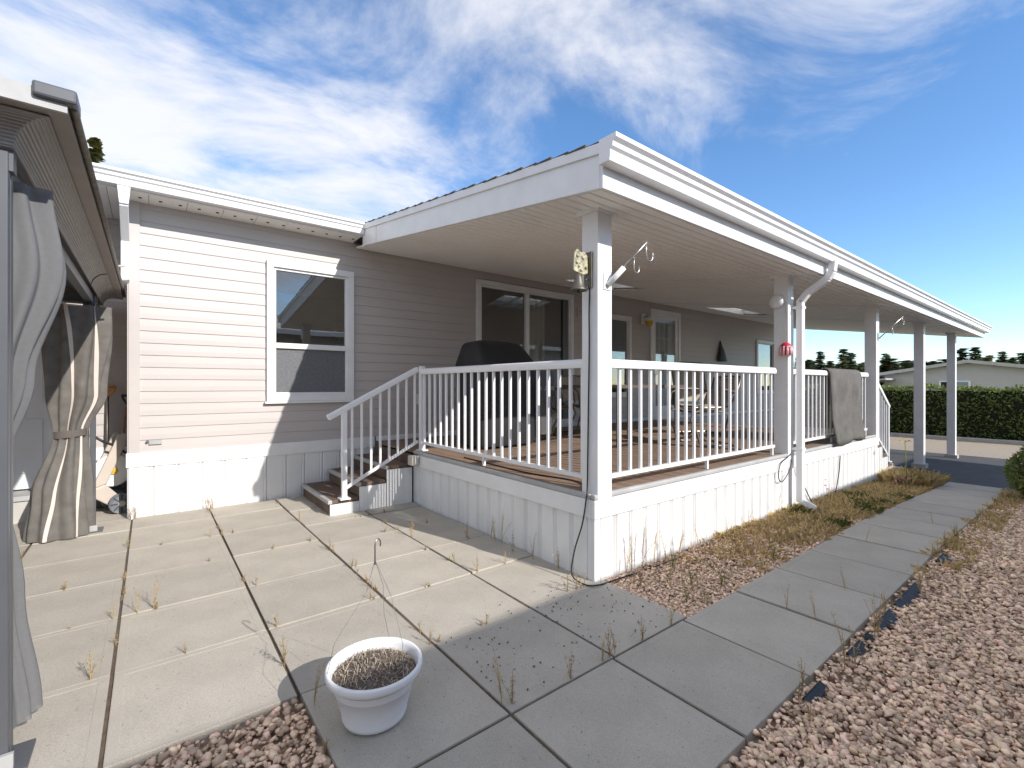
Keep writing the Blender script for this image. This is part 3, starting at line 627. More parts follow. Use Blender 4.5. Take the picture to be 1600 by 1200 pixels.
# bell with floral plate on the corner post
b = thing('door_bell', 'cast iron hanging bell under a painted floral bracket on corner post', 'bell', (2.298, 2.11, 2.0))
MB().box(-.012, 0, -.035, .035, -.08, .16).build('back_plate', 'bell', b, bevel=.003)
pp = MB(); pp.prism([(-.15, .02), (-.14, .14), (-.115, .165), (-.08, .148), (-.05, .155), (-.02, .13), (-.012, .02), (-.05, .005), (-.10, .01)], 1, -.006, .006); pp.build('floral_bracket', 'flora', b, bevel=.002)
for k, (xx, zz, rr, mm) in enumerate(((-.115, .12, .013, 'straw'), (-.062, .115, .016, 'beige'), (-.10, .055, .010, 'zip'), (-.04, .05, .010, 'greenweed'), (-.12, .075, .011, 'straw'), (-.08, .03, .009, 'zip'))): MB().lathe([(0, -.010), (rr*.7, -.008), (rr, 0), (rr*.7, .004)], 10, (xx, -.008, zz), 'y').build('painted_bloom', mm, b, smooth=True)
MB().lathe([(.004, .01), (.018, .0), (.024, -.02), (.034, -.06), (.046, -.09), (.060, -.105), (.056, -.106), (.04, -.09), (.02, -.03), (.0, -.02)], 24, (-.10, 0, 0)).build('bell_cup', 'bell', b, smooth=True)
MB().tube([(-.10, 0, .0), (-.10, 0, -.105)], .003).build('clapper_rod', 'bell', b); MB().lathe([(0, -.013), (.011, -.008), (.013, 0), (.008, .01), (0, .013)], 10, (-.10, 0, -.115)).build('clapper', 'bell', b, smooth=True)
sc_ = MB()
sc_.tube([(-.014 - .018*math.cos(a)*(1 - a/9), 0, -.03 + .02*math.sin(a) - a*.007) for a in np.linspace(0, 7, 24)], .004, 6); sc_.build('scroll', 'bell', b, smooth=True)
# flag pole brackets on posts
def bracket(name, label, loc, socket, L=.36):
    t = thing(name, label, 'bracket', loc)
    d = Vector((.42, -.62, .80)).normalized()
    MB().box(-.035, .035, -.006, 0, -.05, .06).build('mount_plate', 'white' if socket else 'steel', t, bevel=.002)
    if socket: MB().tube([Vector((0, -.012, -.02)), d*.15 + Vector((0, -.012, -.02))], .019, 12).build('socket', 'white', t, smooth=True)
    a = Vector((0, -.012, -.02)) + d*(.10 if socket else 0); e_ = a + d*L
    MB().tube([a, e_], .008, 8).build('pole', 'steel', t, smooth=True)
    for k, q in enumerate((.98, .55)):
        o = a + d*L*q; r = .035 - .008*k
        MB().tube([o, o + Vector((0, 0, -.05))] + [o + Vector((r + r*math.cos(th), 0, -.07 - r*1.2*math.sin(th))) for th in np.linspace(math.pi, 2.3*math.pi - math.pi*2 + math.pi*1.9, 1)] + [o + Vector((r - r*math.cos(th), 0, -.07 - r*1.3*math.sin(th))) for th in np.linspace(0, math.pi*1.15, 9)], .0045, 6).build('hook', 'steel', t, smooth=True)
    return t
bracket('flag_bracket', 'white pole socket with steel hooks on the post carrying the bell', (2.385, 2.033, 1.96), True, .26)
bracket('flag_bracket', 'slim steel arm with hooks on the post beside the far steps', (8.34, 2.033, 1.98), False, .42)
# cords
def cord(label, pts, r=.005):
    P = [Vector(p) for p in pts]; o = []
    for i in range(len(P) - 1):
        p0, p1, p2, p3 = P[max(i-1, 0)], P[i], P[i+1], P[min(i+2, len(P)-1)]
        for k in range(6):
            t = k/6; o.append(.5*((2*p1) + (p2 - p0)*t + (2*p0 - 5*p1 + 4*p2 - p3)*t*t + (3*p1 - p0 - 3*p2 + p3)*t**3))
    o.append(P[-1]); tag(MB().tube(o, r, 6).build('cord', 'rubber', smooth=True), label, 'cord')
cord('long black cord from the bell down the corner post to the gravel', [(2.30, 2.105, 1.92), (2.288, 2.10, 1.75), (2.29, 2.10, 1.55), (2.29, 2.11, 1.0), (2.283, 2.11, .62), (2.262, 2.10, .54), (2.255, 2.13, .36), (2.235, 2.18, .18), (2.20, 2.17, .03), (2.19, 2.05, .008), (2.25, 1.99, .008), (2.42, 2.0, -.008), (2.75, 1.98, -.012), (3.15, 1.97, -.012)])
cord('black cord looped on the skirting by the downspout', [(5.30, 2.03, .56), (5.18, 2.025, .53), (5.02, 2.022, .48), (4.98, 2.022, .36), (5.06, 2.022, .30), (5.22, 2.022, .38), (5.30, 2.022, .50)], .005)
cord('black cable slanting down the skirting past the downspout', [(5.44, 2.028, .40), (5.60, 2.03, .22), (5.85, 2.03, -.02)], .006)
cord('black cable hanging on the skirting below the rug', [(6.78, 2.034, .40), (6.74, 2.035, .2), (6.62, 2.036, -.05)], .006)
cord('thin dark cable on the deck boards at the railing foot', [(2.45, 3.9, .568), (2.44, 3.4, .567), (2.43, 2.9, .567), (2.5, 2.5, .568), (2.47, 2.30, .568), (2.58, 2.28, .568), (2.66, 2.42, .568)], .006)
# hanging red feeder, disc, lamp, cloth
t = thing('hanging_feeder', 'small red and pink glass ornament hanging on a wire by the downspout', 'ornament', (5.225, 2.05, 1.63))
MB().tube([(0, 0, .09), (0, 0, .36), (.012, 0, .39), (.012, 0, .52), (-.008, 0, .52), (0, 0, .40)], .003, 5).build('hanger', 'steel', t)
MB().lathe([(.004, .10), (.02, .095), (.05, .07), (.056, .05)], 16).build('cap', 'red', t, smooth=True); m = MB()
for k in range(10):
    a = 2*math.pi*k/10; m.tube([(.05*math.cos(a), .05*math.sin(a), .055), (.058*math.cos(a), .058*math.sin(a), -.04)], .012, 6)
m.build('glass_skirt', 'pinkw', t, smooth=True); MB().lathe([(.045, .05), (.052, -.035), (0, -.035)], 16).build('reservoir', 'red', t, smooth=True)
t = thing('round_disc', 'round white speaker disc on the post behind the downspout', 'speaker', (5.236, 2.14, 2.16))
MB().lathe([(0, -.05), (.045, -.045), (.07, -.025), (.072, -.012), (.03, 0)], 24, (0, 0, 0), 'x').build('shell', 'white', t, smooth=True); MB().lathe([(.072, -.016), (.076, -.012), (.074, -.006)], 24, (0, 0, 0), 'x').build('rim', 'white', t)
t = thing('wall_lantern', 'outdoor wall lantern with amber glass beside the storm door', 'lamp', (7.86, YW - .02, 2.6))
MB().box(-.06, .06, -.03, 0, -.09, .13).build('mount_block', 'white', t, bevel=.01); MB().tube([(0, -.03, .05), (0, -.10, .08), (0, -.14, .05)], .012).build('arm', 'steel', t)
MB().lathe([(.02, .06), (.055, .03), (.085, .0), (.08, -.03)], 20, (.02, -.14, 0)).build('hood', 'white', t, smooth=True); MB().lathe([(.075, -.025), (.07, -.08), (.05, -.13), (.02, -.15), (0, -.15)], 20, (.02, -.14, 0)).build('globe', 'amber', t, smooth=True)
m = MB(); rings(m, [(1.86, 10.93, YW - .07, .19, .04, .8, .12), (2.0, 10.93, YW - .06, .14, .04, .8, .12), (2.15, 10.92, YW - .05, .09, .03, .8, .1), (2.28, 10.9, YW - .04, .035, .02, .8, 0), (2.36, 10.9, YW - .03, .012, .012, 1, 0)], 36)
tag(m.build('hanging_cloth', 'black', smooth=True), 'black cloth hanging in a point from a hook on the siding', 'cloth')

# ------------------------------------------------------------------ gazebo at left
gzb = thing('gazebo', 'charcoal framed patio gazebo with ribbed coved eaves', 'gazebo', (0, 0, 0))
GX = (-3.45, -.41); GY = (2.29, 5.47)
for gx in GX:
    for gy in GY:
        o = MB()
        for sx, sy in ((-1, -1), (1, -1), (1, 1), (-1, 1)): o.box(gx + sx*.022 - .018, gx + sx*.022 + .018, gy + sy*.022 - .018, gy + sy*.022 + .018, .01, 2.06)
        p = o.build('post', 'charcoal', gzb, bevel=.004)
        box('foot_plate', 'charcoal', p, gx - .09, gx + .09, gy - .08, gy + .08, 0, .012); box('foot_bracket', 'grey', p, gx + .005, gx + .055, gy - .06, gy - .045, .012, .06)
x0, x1, y0, y1 = GX[0] - .05, GX[1] + .05, GY[0] - .04, GY[1] + .68
for a, b in (((x0, GY[0]), (x1, GY[0])), ((x0, GY[1]), (x1, GY[1])), ((GX[0], y0 + .02), (GX[0], y1 - .02)), ((GX[1], y0 + .02), (GX[1], y1 - .02))): MB().bar((*a, 2.035), (*b, 2.035), .05, .07).build('beam', 'charcoal', gzb)
cx0, cx1, cy0, cy1 = x0 - .0, x1, y0, y1
NR = 12
prof = []           # ribbed concave cove: offset outward, height
for i in range(NR*4 + 1):
    a = (i/(NR*4))*math.pi/2; rp = .0035*(1 if (i % 4) in (1, 2) else -1)
    r = .10 + rp; prof.append((.10 - r*math.cos(a), .0 + r*math.sin(a)*.97))
def cove(side):
    P = []
    for o_, h_ in prof:
        z = 2.072 + h_
        if side == 'E': P.append([(cx1 + o_, cy0 - o_, z), (cx1 + o_, cy1 + o_, z)])
        if side == 'W': P.append([(cx0 - o_, cy0 - o_, z), (cx0 - o_, cy1 + o_, z)])
        if side == 'S': P.append([(cx0 - o_, cy0 - o_, z), (cx1 + o_, cy0 - o_, z)])
        if side == 'N': P.append([(cx0 - o_, cy1 + o_, z), (cx1 + o_, cy1 + o_, z)])
    MB().grid(P).build('ribbed_eave', 'cove', gzb)
for s in 'EWSN': cove(s)
MB().tube([(cx1 + .0, 4.9, 2.07), (cx1 + .015, 4.9, 2.115), (cx1 + .05, 4.9, 2.152), (cx1 + .10, 4.9, 2.168)], .004, 6).build('rib_strap', 'rubber', gzb)
q = .10
rf_ = MB(); e0, e1, f0, f1 = cx0 - q, cx1 + q, cy0 - q, cy1 + q; zt = 2.172
w2 = .05
rf_.box(e0 - w2, e0, f0 - w2, f1 + w2, zt, zt + .05).box(e1, e1 + w2, f0 - w2, f1 + w2, zt, zt + .05).box(e0, e1, f0 - w2, f0, zt, zt + .05).box(e0, e1, f1, f1 + w2, zt, zt + .05); rf_.build('eave_band', 'band', gzb)
cxm, cym = (e0 + e1)/2, (f0 + f1)/2
h_ = MB(); A = [(e0 - .02, f0 - .02, zt + .052), (e1 + .02, f0 - .02, zt + .052), (e1 + .02, f1 + .02, zt + .052), (e0 - .02, f1 + .02, zt + .052), (cxm, cym - .3, zt + .50), (cxm, cym + .3, zt + .50)]
h_.add(A, [(0, 1, 4), (1, 2, 5, 4), (2, 3, 5), (3, 0, 4, 5), (3, 2, 1, 0)]); h_.build('roof', 'charcoal', gzb)
MB().tube([(e1 + .06, f0 - .04, zt + .03), (e1 + .06, f1 + .02, zt + .03)], .014, 8).build('eave_rod', 'bell', gzb, smooth=True)
for yy in (4.75, 5.35): MB().tube([(e1 + .02, yy, zt + .03), (e1 + .11, yy, zt + .045)], .009, 8).build('rod_clip', 'beige', gzb)
MB().box(e0 - .06, e1 + .05, f0 - .065, f0 - .052, zt - .005, zt + .055).build('fascia_strip', 'grey', gzb); MB().box(e1 - .03, e1 + .075, f0 - .085, f0 + .03, zt + .022, zt + .068).build('corner_cap', 'charcoal', gzb, bevel=.008)
def net(label, secs, m, tiez, tier, ctr, zips=()):
    t = thing('tied_curtain', label, 'curtain', (ctr[0], ctr[1], 0.012))
    P = []; n = 96; NZ = 40; zs = [s[0] for s in secs]
    def at(z):
        for a, b in zip(secs, secs[1:]):
            if a[0] <= z <= b[0]:
                u = (z - a[0])/(b[0] - a[0]); u = u*u*(3 - 2*u); return [a[i] + (b[i] - a[i])*u for i in range(6)]
        return secs[-1]
    def pt(z, k, off=0):
        s = at(z); a = 2*math.pi*k/n; rp = 1 + s[5]*math.sin(a*9 + 1.3*math.sin(z*2)) + s[5]*.5*math.sin(a*5 + z*1.7) + off
        return (s[1] + s[3]*rp*math.cos(a), s[2] + s[4]*rp*math.sin(a), z)
    for i in range(NZ + 1):
        z = zs[0] + (zs[-1] - zs[0])*i/NZ; P.append([pt(z, k) for k in range(n + 1)])
    MB().grid(P).build('netting', m, t, smooth=True)
    for k0 in zips:
        Z = []
        for i in range(NZ + 1):
            z = zs[0] + (zs[-1] - zs[0])*i/NZ; kk = k0 + 4*math.sin(z*1.4); Z.append([pt(z, kk, .045), pt(z, kk + 1.6, .045)])
        MB().grid(Z).build('zip_tape', 'zip', t, smooth=True)
    s = at(tiez); TB = []
    for k in range(33):
        a = 2*math.pi*k/32; TB.append([(s[1] + (s[3] + tier)*math.cos(a), s[2] + (s[4] + tier)*math.sin(a), tiez + dz + .012*math.cos(a)) for dz in (-.03, .03)])
    MB().grid(TB).build('tie_strap', 'strap', t, smooth=True)
    return t
net('dark brown insect net curtain tied to the far gazebo post', [(0, -.06, .0, .20, .14, .10), (.35, -.05, 0, .17, .12, .14), (.86, 0, 0, .095, .075, .16), (1.2, .04, 0, .17, .11, .14), (1.75, .05, .0, .21, .12, .14), (1.95, .04, 0, .21, .08, .14)], 'mesh_d', .86, .014, (-.53, 5.42), zips=(66, 80))
net('pale grey net curtain tied to the near gazebo post', [(.05, .01, 0, .085, .09, .16), (.5, -.01, 0, .06, .06, .2), (.95, -.03, 0, .035, .045, .2), (1.3, .01, 0, .07, .07, .17), (1.7, .055, 0, .115, .08, .13), (2.0, .02, 0, .11, .06, .15)], 'mesh_l', .95, .014, (-.43, 2.47))
# tools in the recess
def dgrip(t, z, m, x0=0, y0=0, w=.055):
    MB().tube([(x0, y0, z - .10), (x0 - w*.9, y0, z - .03), (x0 - w, y0, z)], .010, 8).build('grip_arm', m, t, smooth=True); MB().tube([(x0, y0, z - .10), (x0 + w*.9, y0, z - .03), (x0 + w, y0, z)], .010, 8).build('grip_arm', m, t, smooth=True)
    MB().tube([(x0 - w - .01, y0, z), (x0 + w + .01, y0, z)], .015, 10).build('grip', m, t, smooth=True)
t = thing('snow_shovel', 'shovel with an orange handle grip leaning on the recessed siding', 'shovel', (-.345, 6.40, 0))
MB().tube([(0, .06, 1.16), (0, .0, .36)], .014, 8).build('shaft', 'bell', t, smooth=True); dgrip(t, 1.26, 'orange', 0, .065, .06)
MB().grid([[(x_*.16, -.02 - .05*(1 - x_*x_) + .02*k, .40 - .13*k) for x_ in (-1, -.5, 0, .5, 1)] for k in range(4)]).build('blade', 'blade', t, smooth=True); MB().box(-.16, .16, -.03, .0, .385, .415).build('blade_edge', 'orange', t)
t = thing('spade', 'spade with black grip and wooden shaft leaning by the corner', 'spade', (-.215, 6.36, 0))
MB().tube([(.03, .08, 1.06), (-.04, .0, .40)], .015, 8).build('shaft', 'wood', t, smooth=True); dgrip(t, 1.17, 'rubber', .036, .085, .045)
MB().grid([[(-.05 + x_*.09, -.02 - .015*(1 - x_*x_), .42 - .12*k) for x_ in (-1, -.5, 0, .5, 1)] for k in range(4)]).build('blade', 'blade', t, smooth=True)
t = thing('hose_reel', 'beige wheeled hose reel cart standing at the house corner', 'hose reel', (-.29, 6.10, 0), R(15))
for sy in (-.0, .18):
    fr = MB(); fr.prism([(-.16, .26), (-.05, .30), (.10, .12), (.06, .05), (-.02, .08), (-.14, .18)], 1, sy, sy + .035); fr.prism([(-.16, .26), (-.04, .30), (.13, .74), (.10, .80), (.05, .78)], 1, sy, sy + .035); fr.build('side_frame', 'beige', t, bevel=.012)
for sy in (-.05, .22):
    w_ = MB().lathe([(.0, -.018), (.03, -.022), (.075, -.014), (.098, -.022), (.10, -.010), (.10, .018), (.0, .018)], 28, (.06, sy, .10), 'y').build('wheel', 'wheelgrey', t, smooth=False)
    MB().lathe([(0, -.028), (.028, -.026), (.03, -.015)], 16, (.06, sy, .10), 'y').build('hub', 'beige', w_)
    for k in range(8): a = k*math.pi/4; MB().bar((.06 + .03*math.cos(a), sy - .019, .10 + .03*math.sin(a)), (.06 + .09*math.cos(a), sy - .019, .10 + .09*math.sin(a)), .010, .008).build('spoke', 'blade', w_)
MB().lathe([(0, 0), (.15, .0), (.16, .008), (.15, .016), (0, .016)], 32, (.02, .05, .42), 'y').build('reel_disc', 'pot', t); MB().lathe([(0, -.02), (.035, -.015), (.04, .0)], 16, (.02, .05, .42), 'y').build('crank_hub', 'yellow', t)
m = MB(); m.tube([(.02 + .11*math.cos(a), .08 + .08*a/40, .42 + .11*math.sin(a)) for a in np.linspace(0, 38, 160)], .011, 6); m.build('hose', 'rubber', t, smooth=True)
MB().tube([(-.16, .02, .80), (-.06, .02, .72), (.05, .02, .66), (.12, .02, .58), (.16, .02, .45), (.15, .02, .33), (.09, .02, .24)], .012, 8).build('loose_hose', 'rubber', t, smooth=True)

# ------------------------------------------------------------------ flower pot
pot = thing('flower_pot', 'white plastic hanging flower pot with dead plants and wire hanger', 'pot', (.69, 1.745, .004), R(20))
MB().lathe([(0, 0), (.108, 0), (.116, .006), (.122, .02), (.120, .026), (.160, .172), (.176, .174), (.181, .180), (.181, .200), (.176, .206), (.168, .204), (.163, .19), (.150, .13)], 48).build('shell', 'pot', pot, smooth=True)
sm = MB(); P = []
for i in range(13):
    r = .158*i/12; P.append([(r*math.cos(a), r*math.sin(a), .172 - .35*r*r + .03*(1 - i/12) + (.006*math.sin(7*a + i) if 0 < i < 12 else 0)) for a in np.linspace(0, 2*math.pi, 33)])
sm.grid(P).build('soil', 'soil', pot, smooth=True)
n = 1500; V = []; F = []
for i in range(n):
    r = .148*math.sqrt(random.random()); a = random.uniform(0, 6.28); p = Vector((r*math.cos(a), r*math.sin(a), .196 - 1.3*r*r + random.uniform(-.004, .012)))
    d = Vector((random.gauss(0, 1), random.gauss(0, 1), random.gauss(.0, .35))).normalized()*random.uniform(.008, .035); w = d.cross(Vector((random.random(), random.random(), 1))).normalized()*.0011
    V += [p - d*.5 - w, p - d*.5 + w, p + d*.5 + w, p + d*.5 - w]; F.append((4*i, 4*i+1, 4*i+2, 4*i+3))
link('dead_stems', arr_mesh('dead_stems', np.array([v[:] for v in V]), np.array(F), 4), 'straw', pot, kind='stuff')
for a, bend in ((.5, .02), (2.6, .10), (4.6, .05)):
    MB().tube([(.176*math.cos(a), .176*math.sin(a), .19), (.15*math.cos(a + .1) , .15*math.sin(a + .1), .32), (.07*math.cos(a) + bend*.5, .07*math.sin(a), .47), (.0, .0, .60)], .0009, 5).build('hanger_wire', 'steel', pot)
MB().tube([(0, 0, .58), (0, 0, .64)] + [(.014 - .014*math.cos(th), 0, .655 + .022*math.sin(th)) for th in np.linspace(0, math.pi*1.15, 9)], .003, 8).build('hanger_hook', 'steel', pot, smooth=True)

# ------------------------------------------------------------------ weeds and dry grass
def weed_mesh(h, n, seed, green=False):
    r = random.Random(seed); b = MB(); st = []
    for s in range(n):
        a = r.uniform(0, 6.28); l = r.uniform(.05, .28)*h; hh = h*r.uniform(.6, 1); pts = [Vector((l*t*t*math.cos(a), l*t*t*math.sin(a), hh*t)) for t in (0, .25, .5, .75, 1)]
        b.tube(pts, [.0018, .0016, .0013, .0011, .0006], 3, cap=False)
        for k in range(int(12 + h*45)):
            t = r.uniform(.15, 1); i = min(int(t*4), 3); p = pts[i].lerp(pts[i+1], t*4 - i); d = Vector((r.gauss(0, 1), r.gauss(0, 1), r.uniform(.1, 1.2))).normalized()*r.uniform(.006, .020); w = d.cross(Vector((0, 0, 1))).normalized()*r.uniform(.0012, .003)
            b.add([p, p + d*.6 + w, p + d, p + d*.6 - w], [(0, 1, 2, 3)])
    me = bpy.data.meshes.new('dry_weed'); me.from_pydata([tuple(v) for v in b.v], [], b.f); me.materials.append(M['greenweed' if green else 'weed']); return me
WM = [weed_mesh(.10, 3, 1), weed_mesh(.17, 4, 2), weed_mesh(.26, 3, 3), weed_mesh(.38, 4, 4), weed_mesh(.07, 5, 5), weed_mesh(.14, 5, 6, True)]
def weed(x, y, k, s=1., lab='thin dry weed sprouting from a joint between the patio pavers', grp='dry weeds in the paver joints', zo=-.02):
    o = link('dry_weed', WM[k], None); o.location = (x, y, gz(x) + zo); o.rotation_euler = (0, 0, random.uniform(0, 6.28)); o.scale = (s,)*3; tag(o, lab, 'weed', grp)
r2 = random.Random(5)
for i in range(1, 7):
    for _ in range(9):
        x = cols[i+1] + r2.uniform(-.008, .008); y = r2.uniform(1.45, 5.6)
        if x < .3 and y < 2.1 or x > 2.3 or (x > 1.4 and y > 4.5): continue
        weed(x, y, r2.choice([0, 0, 4, 4, 1]), r2.uniform(.6, 1.1))
for rows, xr in ((AB, (-.7, 1.1)), (CD, (1.12, 2.2))):
    for y in rows[1:6]:
        for _ in range(4):
            x = r2.uniform(*xr)
            if x < .5 and y < 2.1: continue
            weed(x, y + r2.uniform(-.006, .006), r2.choice([0, 4, 4, 4, 1]), r2.uniform(.5, 1.0))
for x, y, k, s in ((.02, 3.36, 2, 1.), (-.05, 3.35, 2, .8), (-.2, 2.72, 1, 1), (1.12, 1.5, 2, 1.), (1.15, 1.47, 1, 1), (1.71, 1.44, 1, 1.1), (1.75, 1.44, 2, .7), (.52, 1.95, 2, .9), (.6, 1.72, 2, .8), (1.66, 1.44, 1, .8), (1.95, 1.43, 1, 1), (1.45, 1.44, 1, .9), (2.2, 1.43, 1, .8)): weed(x, y, k, s)
for x, y, k, s in ((2.62, 2.01, 3, .95), (2.72, 2.0, 3, 1.), (2.86, 2.0, 3, .85), (3.0, 2.0, 2, 1.), (3.2, 2.01, 2, .9), (2.55, 2.0, 2, .9), (3.45, 2.0, 2, .8), (3.9, 2.0, 2, .8), (4.3, 2.0, 2, .9), (4.9, 1.99, 3, .8)):
    weed(x, y, k, s, 'tall dry weed standing against the sunny porch skirting', 'weeds along the front skirting')
for x, y, k, s in ((2.24, 3.0, 3, .9), (2.22, 3.06, 2, 1), (2.2, 2.8, 1, 1.2), (2.24, 3.15, 2, .9), (2.23, 2.6, 2, .9), (2.1, 3.3, 1, 1), (2.25, 2.35, 1, 1.1), (2.05, 2.06, 1, 1), (2.12, 2.05, 1, 1), (2.2, 2.06, 2, .6)):
    weed(x, y, k, s, 'dry weed growing at the foot of the shaded end skirting', 'weeds along the end skirting')
for _ in range(34):
    x = r2.uniform(2.4, 4.6); weed(x, r2.uniform(1.46, 1.95), r2.choice([1, 1, 2, 5, 0]), r2.uniform(.6, 1.1), 'dry weed standing in the pink gravel strip by the skirting', 'weeds in the gravel strip')
for _ in range(36):
    x = 1.6 + 7*r2.random(); weed(x, r2.uniform(.70, .80), r2.choice([1, 1, 2, 0, 5]), r2.uniform(.6, 1.1), 'dry weed at the gravel edge of the paver walkway', 'weeds along the walkway edge')
for x, y in ((3.42, 1.0), (2.88, .98), (2.87, 1.12), (4.6, 1.2), (5.8, 1.0)): weed(x, y, 2, .7, 'pale wispy weed sprouting through a walkway paver joint', 'weeds in the walkway joints')
for x, y in ((-.14, 5.70), (-.1, 5.72), (.48, 5.70), (.52, 5.71)): weed(x, y, 1, 1.1, 'dry weed at the foot of the white house skirting', 'weeds along the house skirting')
def blades(name, n, fx, h, m, label, cat='grass', lean=.8):
    P = fx(n); n = len(P); a = rng.uniform(0, 6.28, n); L = h*rng.uniform(.4, 1.2, n); tl = rng.uniform(.1, lean, n)
    w = .0028*rng.uniform(.6, 1.4, n); D = np.stack([np.cos(a), np.sin(a), np.zeros(n)], 1); Wd = np.stack([-np.sin(a), np.cos(a), np.zeros(n)], 1)*w[:, None]
    up = np.array([0, 0, 1.])
    mid = P + D*(L*tl*.35)[:, None] + up*(L*.6*np.sqrt(1 - .6*tl**2))[:, None]; tip = P + D*(L*tl)[:, None] + up*(L*(1 - .55*tl))[:, None]
    V = np.stack([P - Wd, P + Wd, mid + Wd*.7, tip, mid - Wd*.7], 1).reshape(-1, 3); F = np.arange(n*5).reshape(n, 5)
    o = link(name, arr_mesh(name, V, F, 5), m, kind='stuff'); return tag(o, label, cat)
def clump(x0, x1, y0, y1, nc, sg, dens=None):
    def f(n):
        C = np.stack([rng.uniform(x0, x1, nc), rng.uniform(y0, y1, nc)], 1)
        if dens is not None: C[:, 0] = x0 + (x1 - x0)*rng.uniform(0, 1, nc)**dens
        P = C[rng.integers(0, nc, n)] + rng.normal(0, sg, (n, 2)); P[:, 1] = np.clip(P[:, 1], y0, y1)
        return np.stack([P[:, 0], P[:, 1], gzv(P[:, 0]) - .03], 1)
    return f
blades('dry_grass', 10500, clump(3.1, 9.0, 1.46, 2.03, 330, .07, .62), .085, 'grass', 'golden dry grass covering the bed between skirting and walkway', lean=1.0)
blades('dry_grass', 2000, clump(4.2, 9.2, .60, .82, 70, .04), .075, 'grass', 'golden dry grass along the gravel edge of the walkway')
blades('dry_grass', 1500, clump(8.2, 9.0, 1.45, 1.95, 14, .06), .24, 'grass', 'taller dry grass tufts at the driveway end of the bed')
blades('green_grass', 900, clump(5.0, 8.6, 1.45, 2.0, 9, .07), .10, 'greenweed', 'few green tufts among the golden dry grass')
fl = weed_mesh(.24, 5, 9)
for x, y in ((6.1, 1.95), (6.25, 1.97), (7.4, 1.6), (7.5, 1.55)):
    t = thing('pink_flower_plant', 'small plant with pink blooms among dry grass', 'flower', (x, y, gz(x) - .03), 0, 'pink flowers in the bed'); o = link('stems', fl, None, t); m = MB()
    for k in range(5): a = random.uniform(0, 6.28); MB().lathe([(0, -.006), (.010, 0), (.003, .008)], 6, (.05*math.cos(a), .05*math.sin(a), random.uniform(.14, .25))).build('bloom', 'flower', t)
t = thing('yellow_flower_stalk', 'single tall stalk with a yellow flower head before the carport post', 'flower', (8.35, 1.72, gz(8.3) - .03)); MB().tube([(0, 0, 0), (.01, 0, .3), (0, .01, .62)], [.008, .006, .004], 6).build('stalk', 'greenweed', t)
m = MB()
for k in range(9): a = 2*math.pi*k/9; m.add([(0, .01, .62), (.05*math.cos(a) , .01 + .05*math.sin(a), .65), (.08*math.cos(a + .15), .01 + .08*math.sin(a + .15), .635), (.05*math.cos(a + .3), .01 + .05*math.sin(a + .3), .64)], [(0, 1, 2, 3)])
m.build('flower_head', 'gold', t)

# ------------------------------------------------------------------ hedge, shrub, trees, neighbours
def leafcloud(P, Nn, size, name, m, parent, elong=1.7):
    n = len(P); a = rng.normal(0, 1, (n, 3)); D = Nn*.6 + a; D /= np.linalg.norm(D, axis=1)[:, None]
    b = np.cross(D, rng.normal(0, 1, (n, 3))); b /= np.linalg.norm(b, axis=1)[:, None]; s = (size*rng.uniform(.6, 1.4, n))[:, None]
    V = np.stack([P, P + D*s*.5*elong + b*s*.4, P + D*s*elong, P + D*s*.5*elong - b*s*.4], 1).reshape(-1, 3)
    return link(name, arr_mesh(name, V, np.arange(n*4).reshape(n, 4), 4), m, parent)
hd = thing('clipped_hedge', 'long clipped dark green hedge behind the gravel road', 'hedge', (19.55, 0, -.39))
H0, H1, HZ, HW = -9., 26., 1.60, 1.1
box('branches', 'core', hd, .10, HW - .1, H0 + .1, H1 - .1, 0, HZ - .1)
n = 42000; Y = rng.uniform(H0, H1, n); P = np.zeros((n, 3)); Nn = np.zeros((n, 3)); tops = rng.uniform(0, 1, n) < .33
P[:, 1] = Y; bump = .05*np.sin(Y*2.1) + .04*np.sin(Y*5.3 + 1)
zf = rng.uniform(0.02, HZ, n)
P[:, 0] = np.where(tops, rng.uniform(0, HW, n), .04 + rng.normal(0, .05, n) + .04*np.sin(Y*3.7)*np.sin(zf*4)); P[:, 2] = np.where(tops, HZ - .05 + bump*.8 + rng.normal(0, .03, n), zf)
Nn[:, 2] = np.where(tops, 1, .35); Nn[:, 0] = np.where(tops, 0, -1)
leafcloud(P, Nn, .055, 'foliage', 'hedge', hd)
def ball(name, label, loc, r, m, n, size, sq=.85):
    t = thing(name, label, 'shrub', loc); d = rng.normal(0, 1, (n, 3)); d /= np.linalg.norm(d, axis=1)[:, None]; rr = r*(1 + .07*np.sin(d[:, :1]*9)*np.sin(d[:, 1:2]*8) - .10*rng.uniform(0, 1, (n, 1))**2)
    P = d*rr; P[:, 2] = P[:, 2]*sq + r*sq*.93; k = P[:, 2] > .02; leafcloud(P[k], d[k], size, 'foliage', m, t)
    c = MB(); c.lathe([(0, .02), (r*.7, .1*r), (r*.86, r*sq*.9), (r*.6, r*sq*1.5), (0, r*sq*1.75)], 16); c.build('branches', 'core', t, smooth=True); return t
ball('round_shrub', 'round clipped boxwood shrub at the driveway end of the gravel', (8.45, .28, gz(8.4) - .04), .46, 'hedge', 5200, .028)
ball('golden_shrub', 'golden leaved shrub beyond the porch behind the railing', (15.6, 7.2, -.4), .8, 'gold', 2500, .06)
ball('golden_shrub', 'yellow green shrub beyond the carport near the hedge', (18.4, 9.3, -.4), .9, 'firpale', 2500, .06)
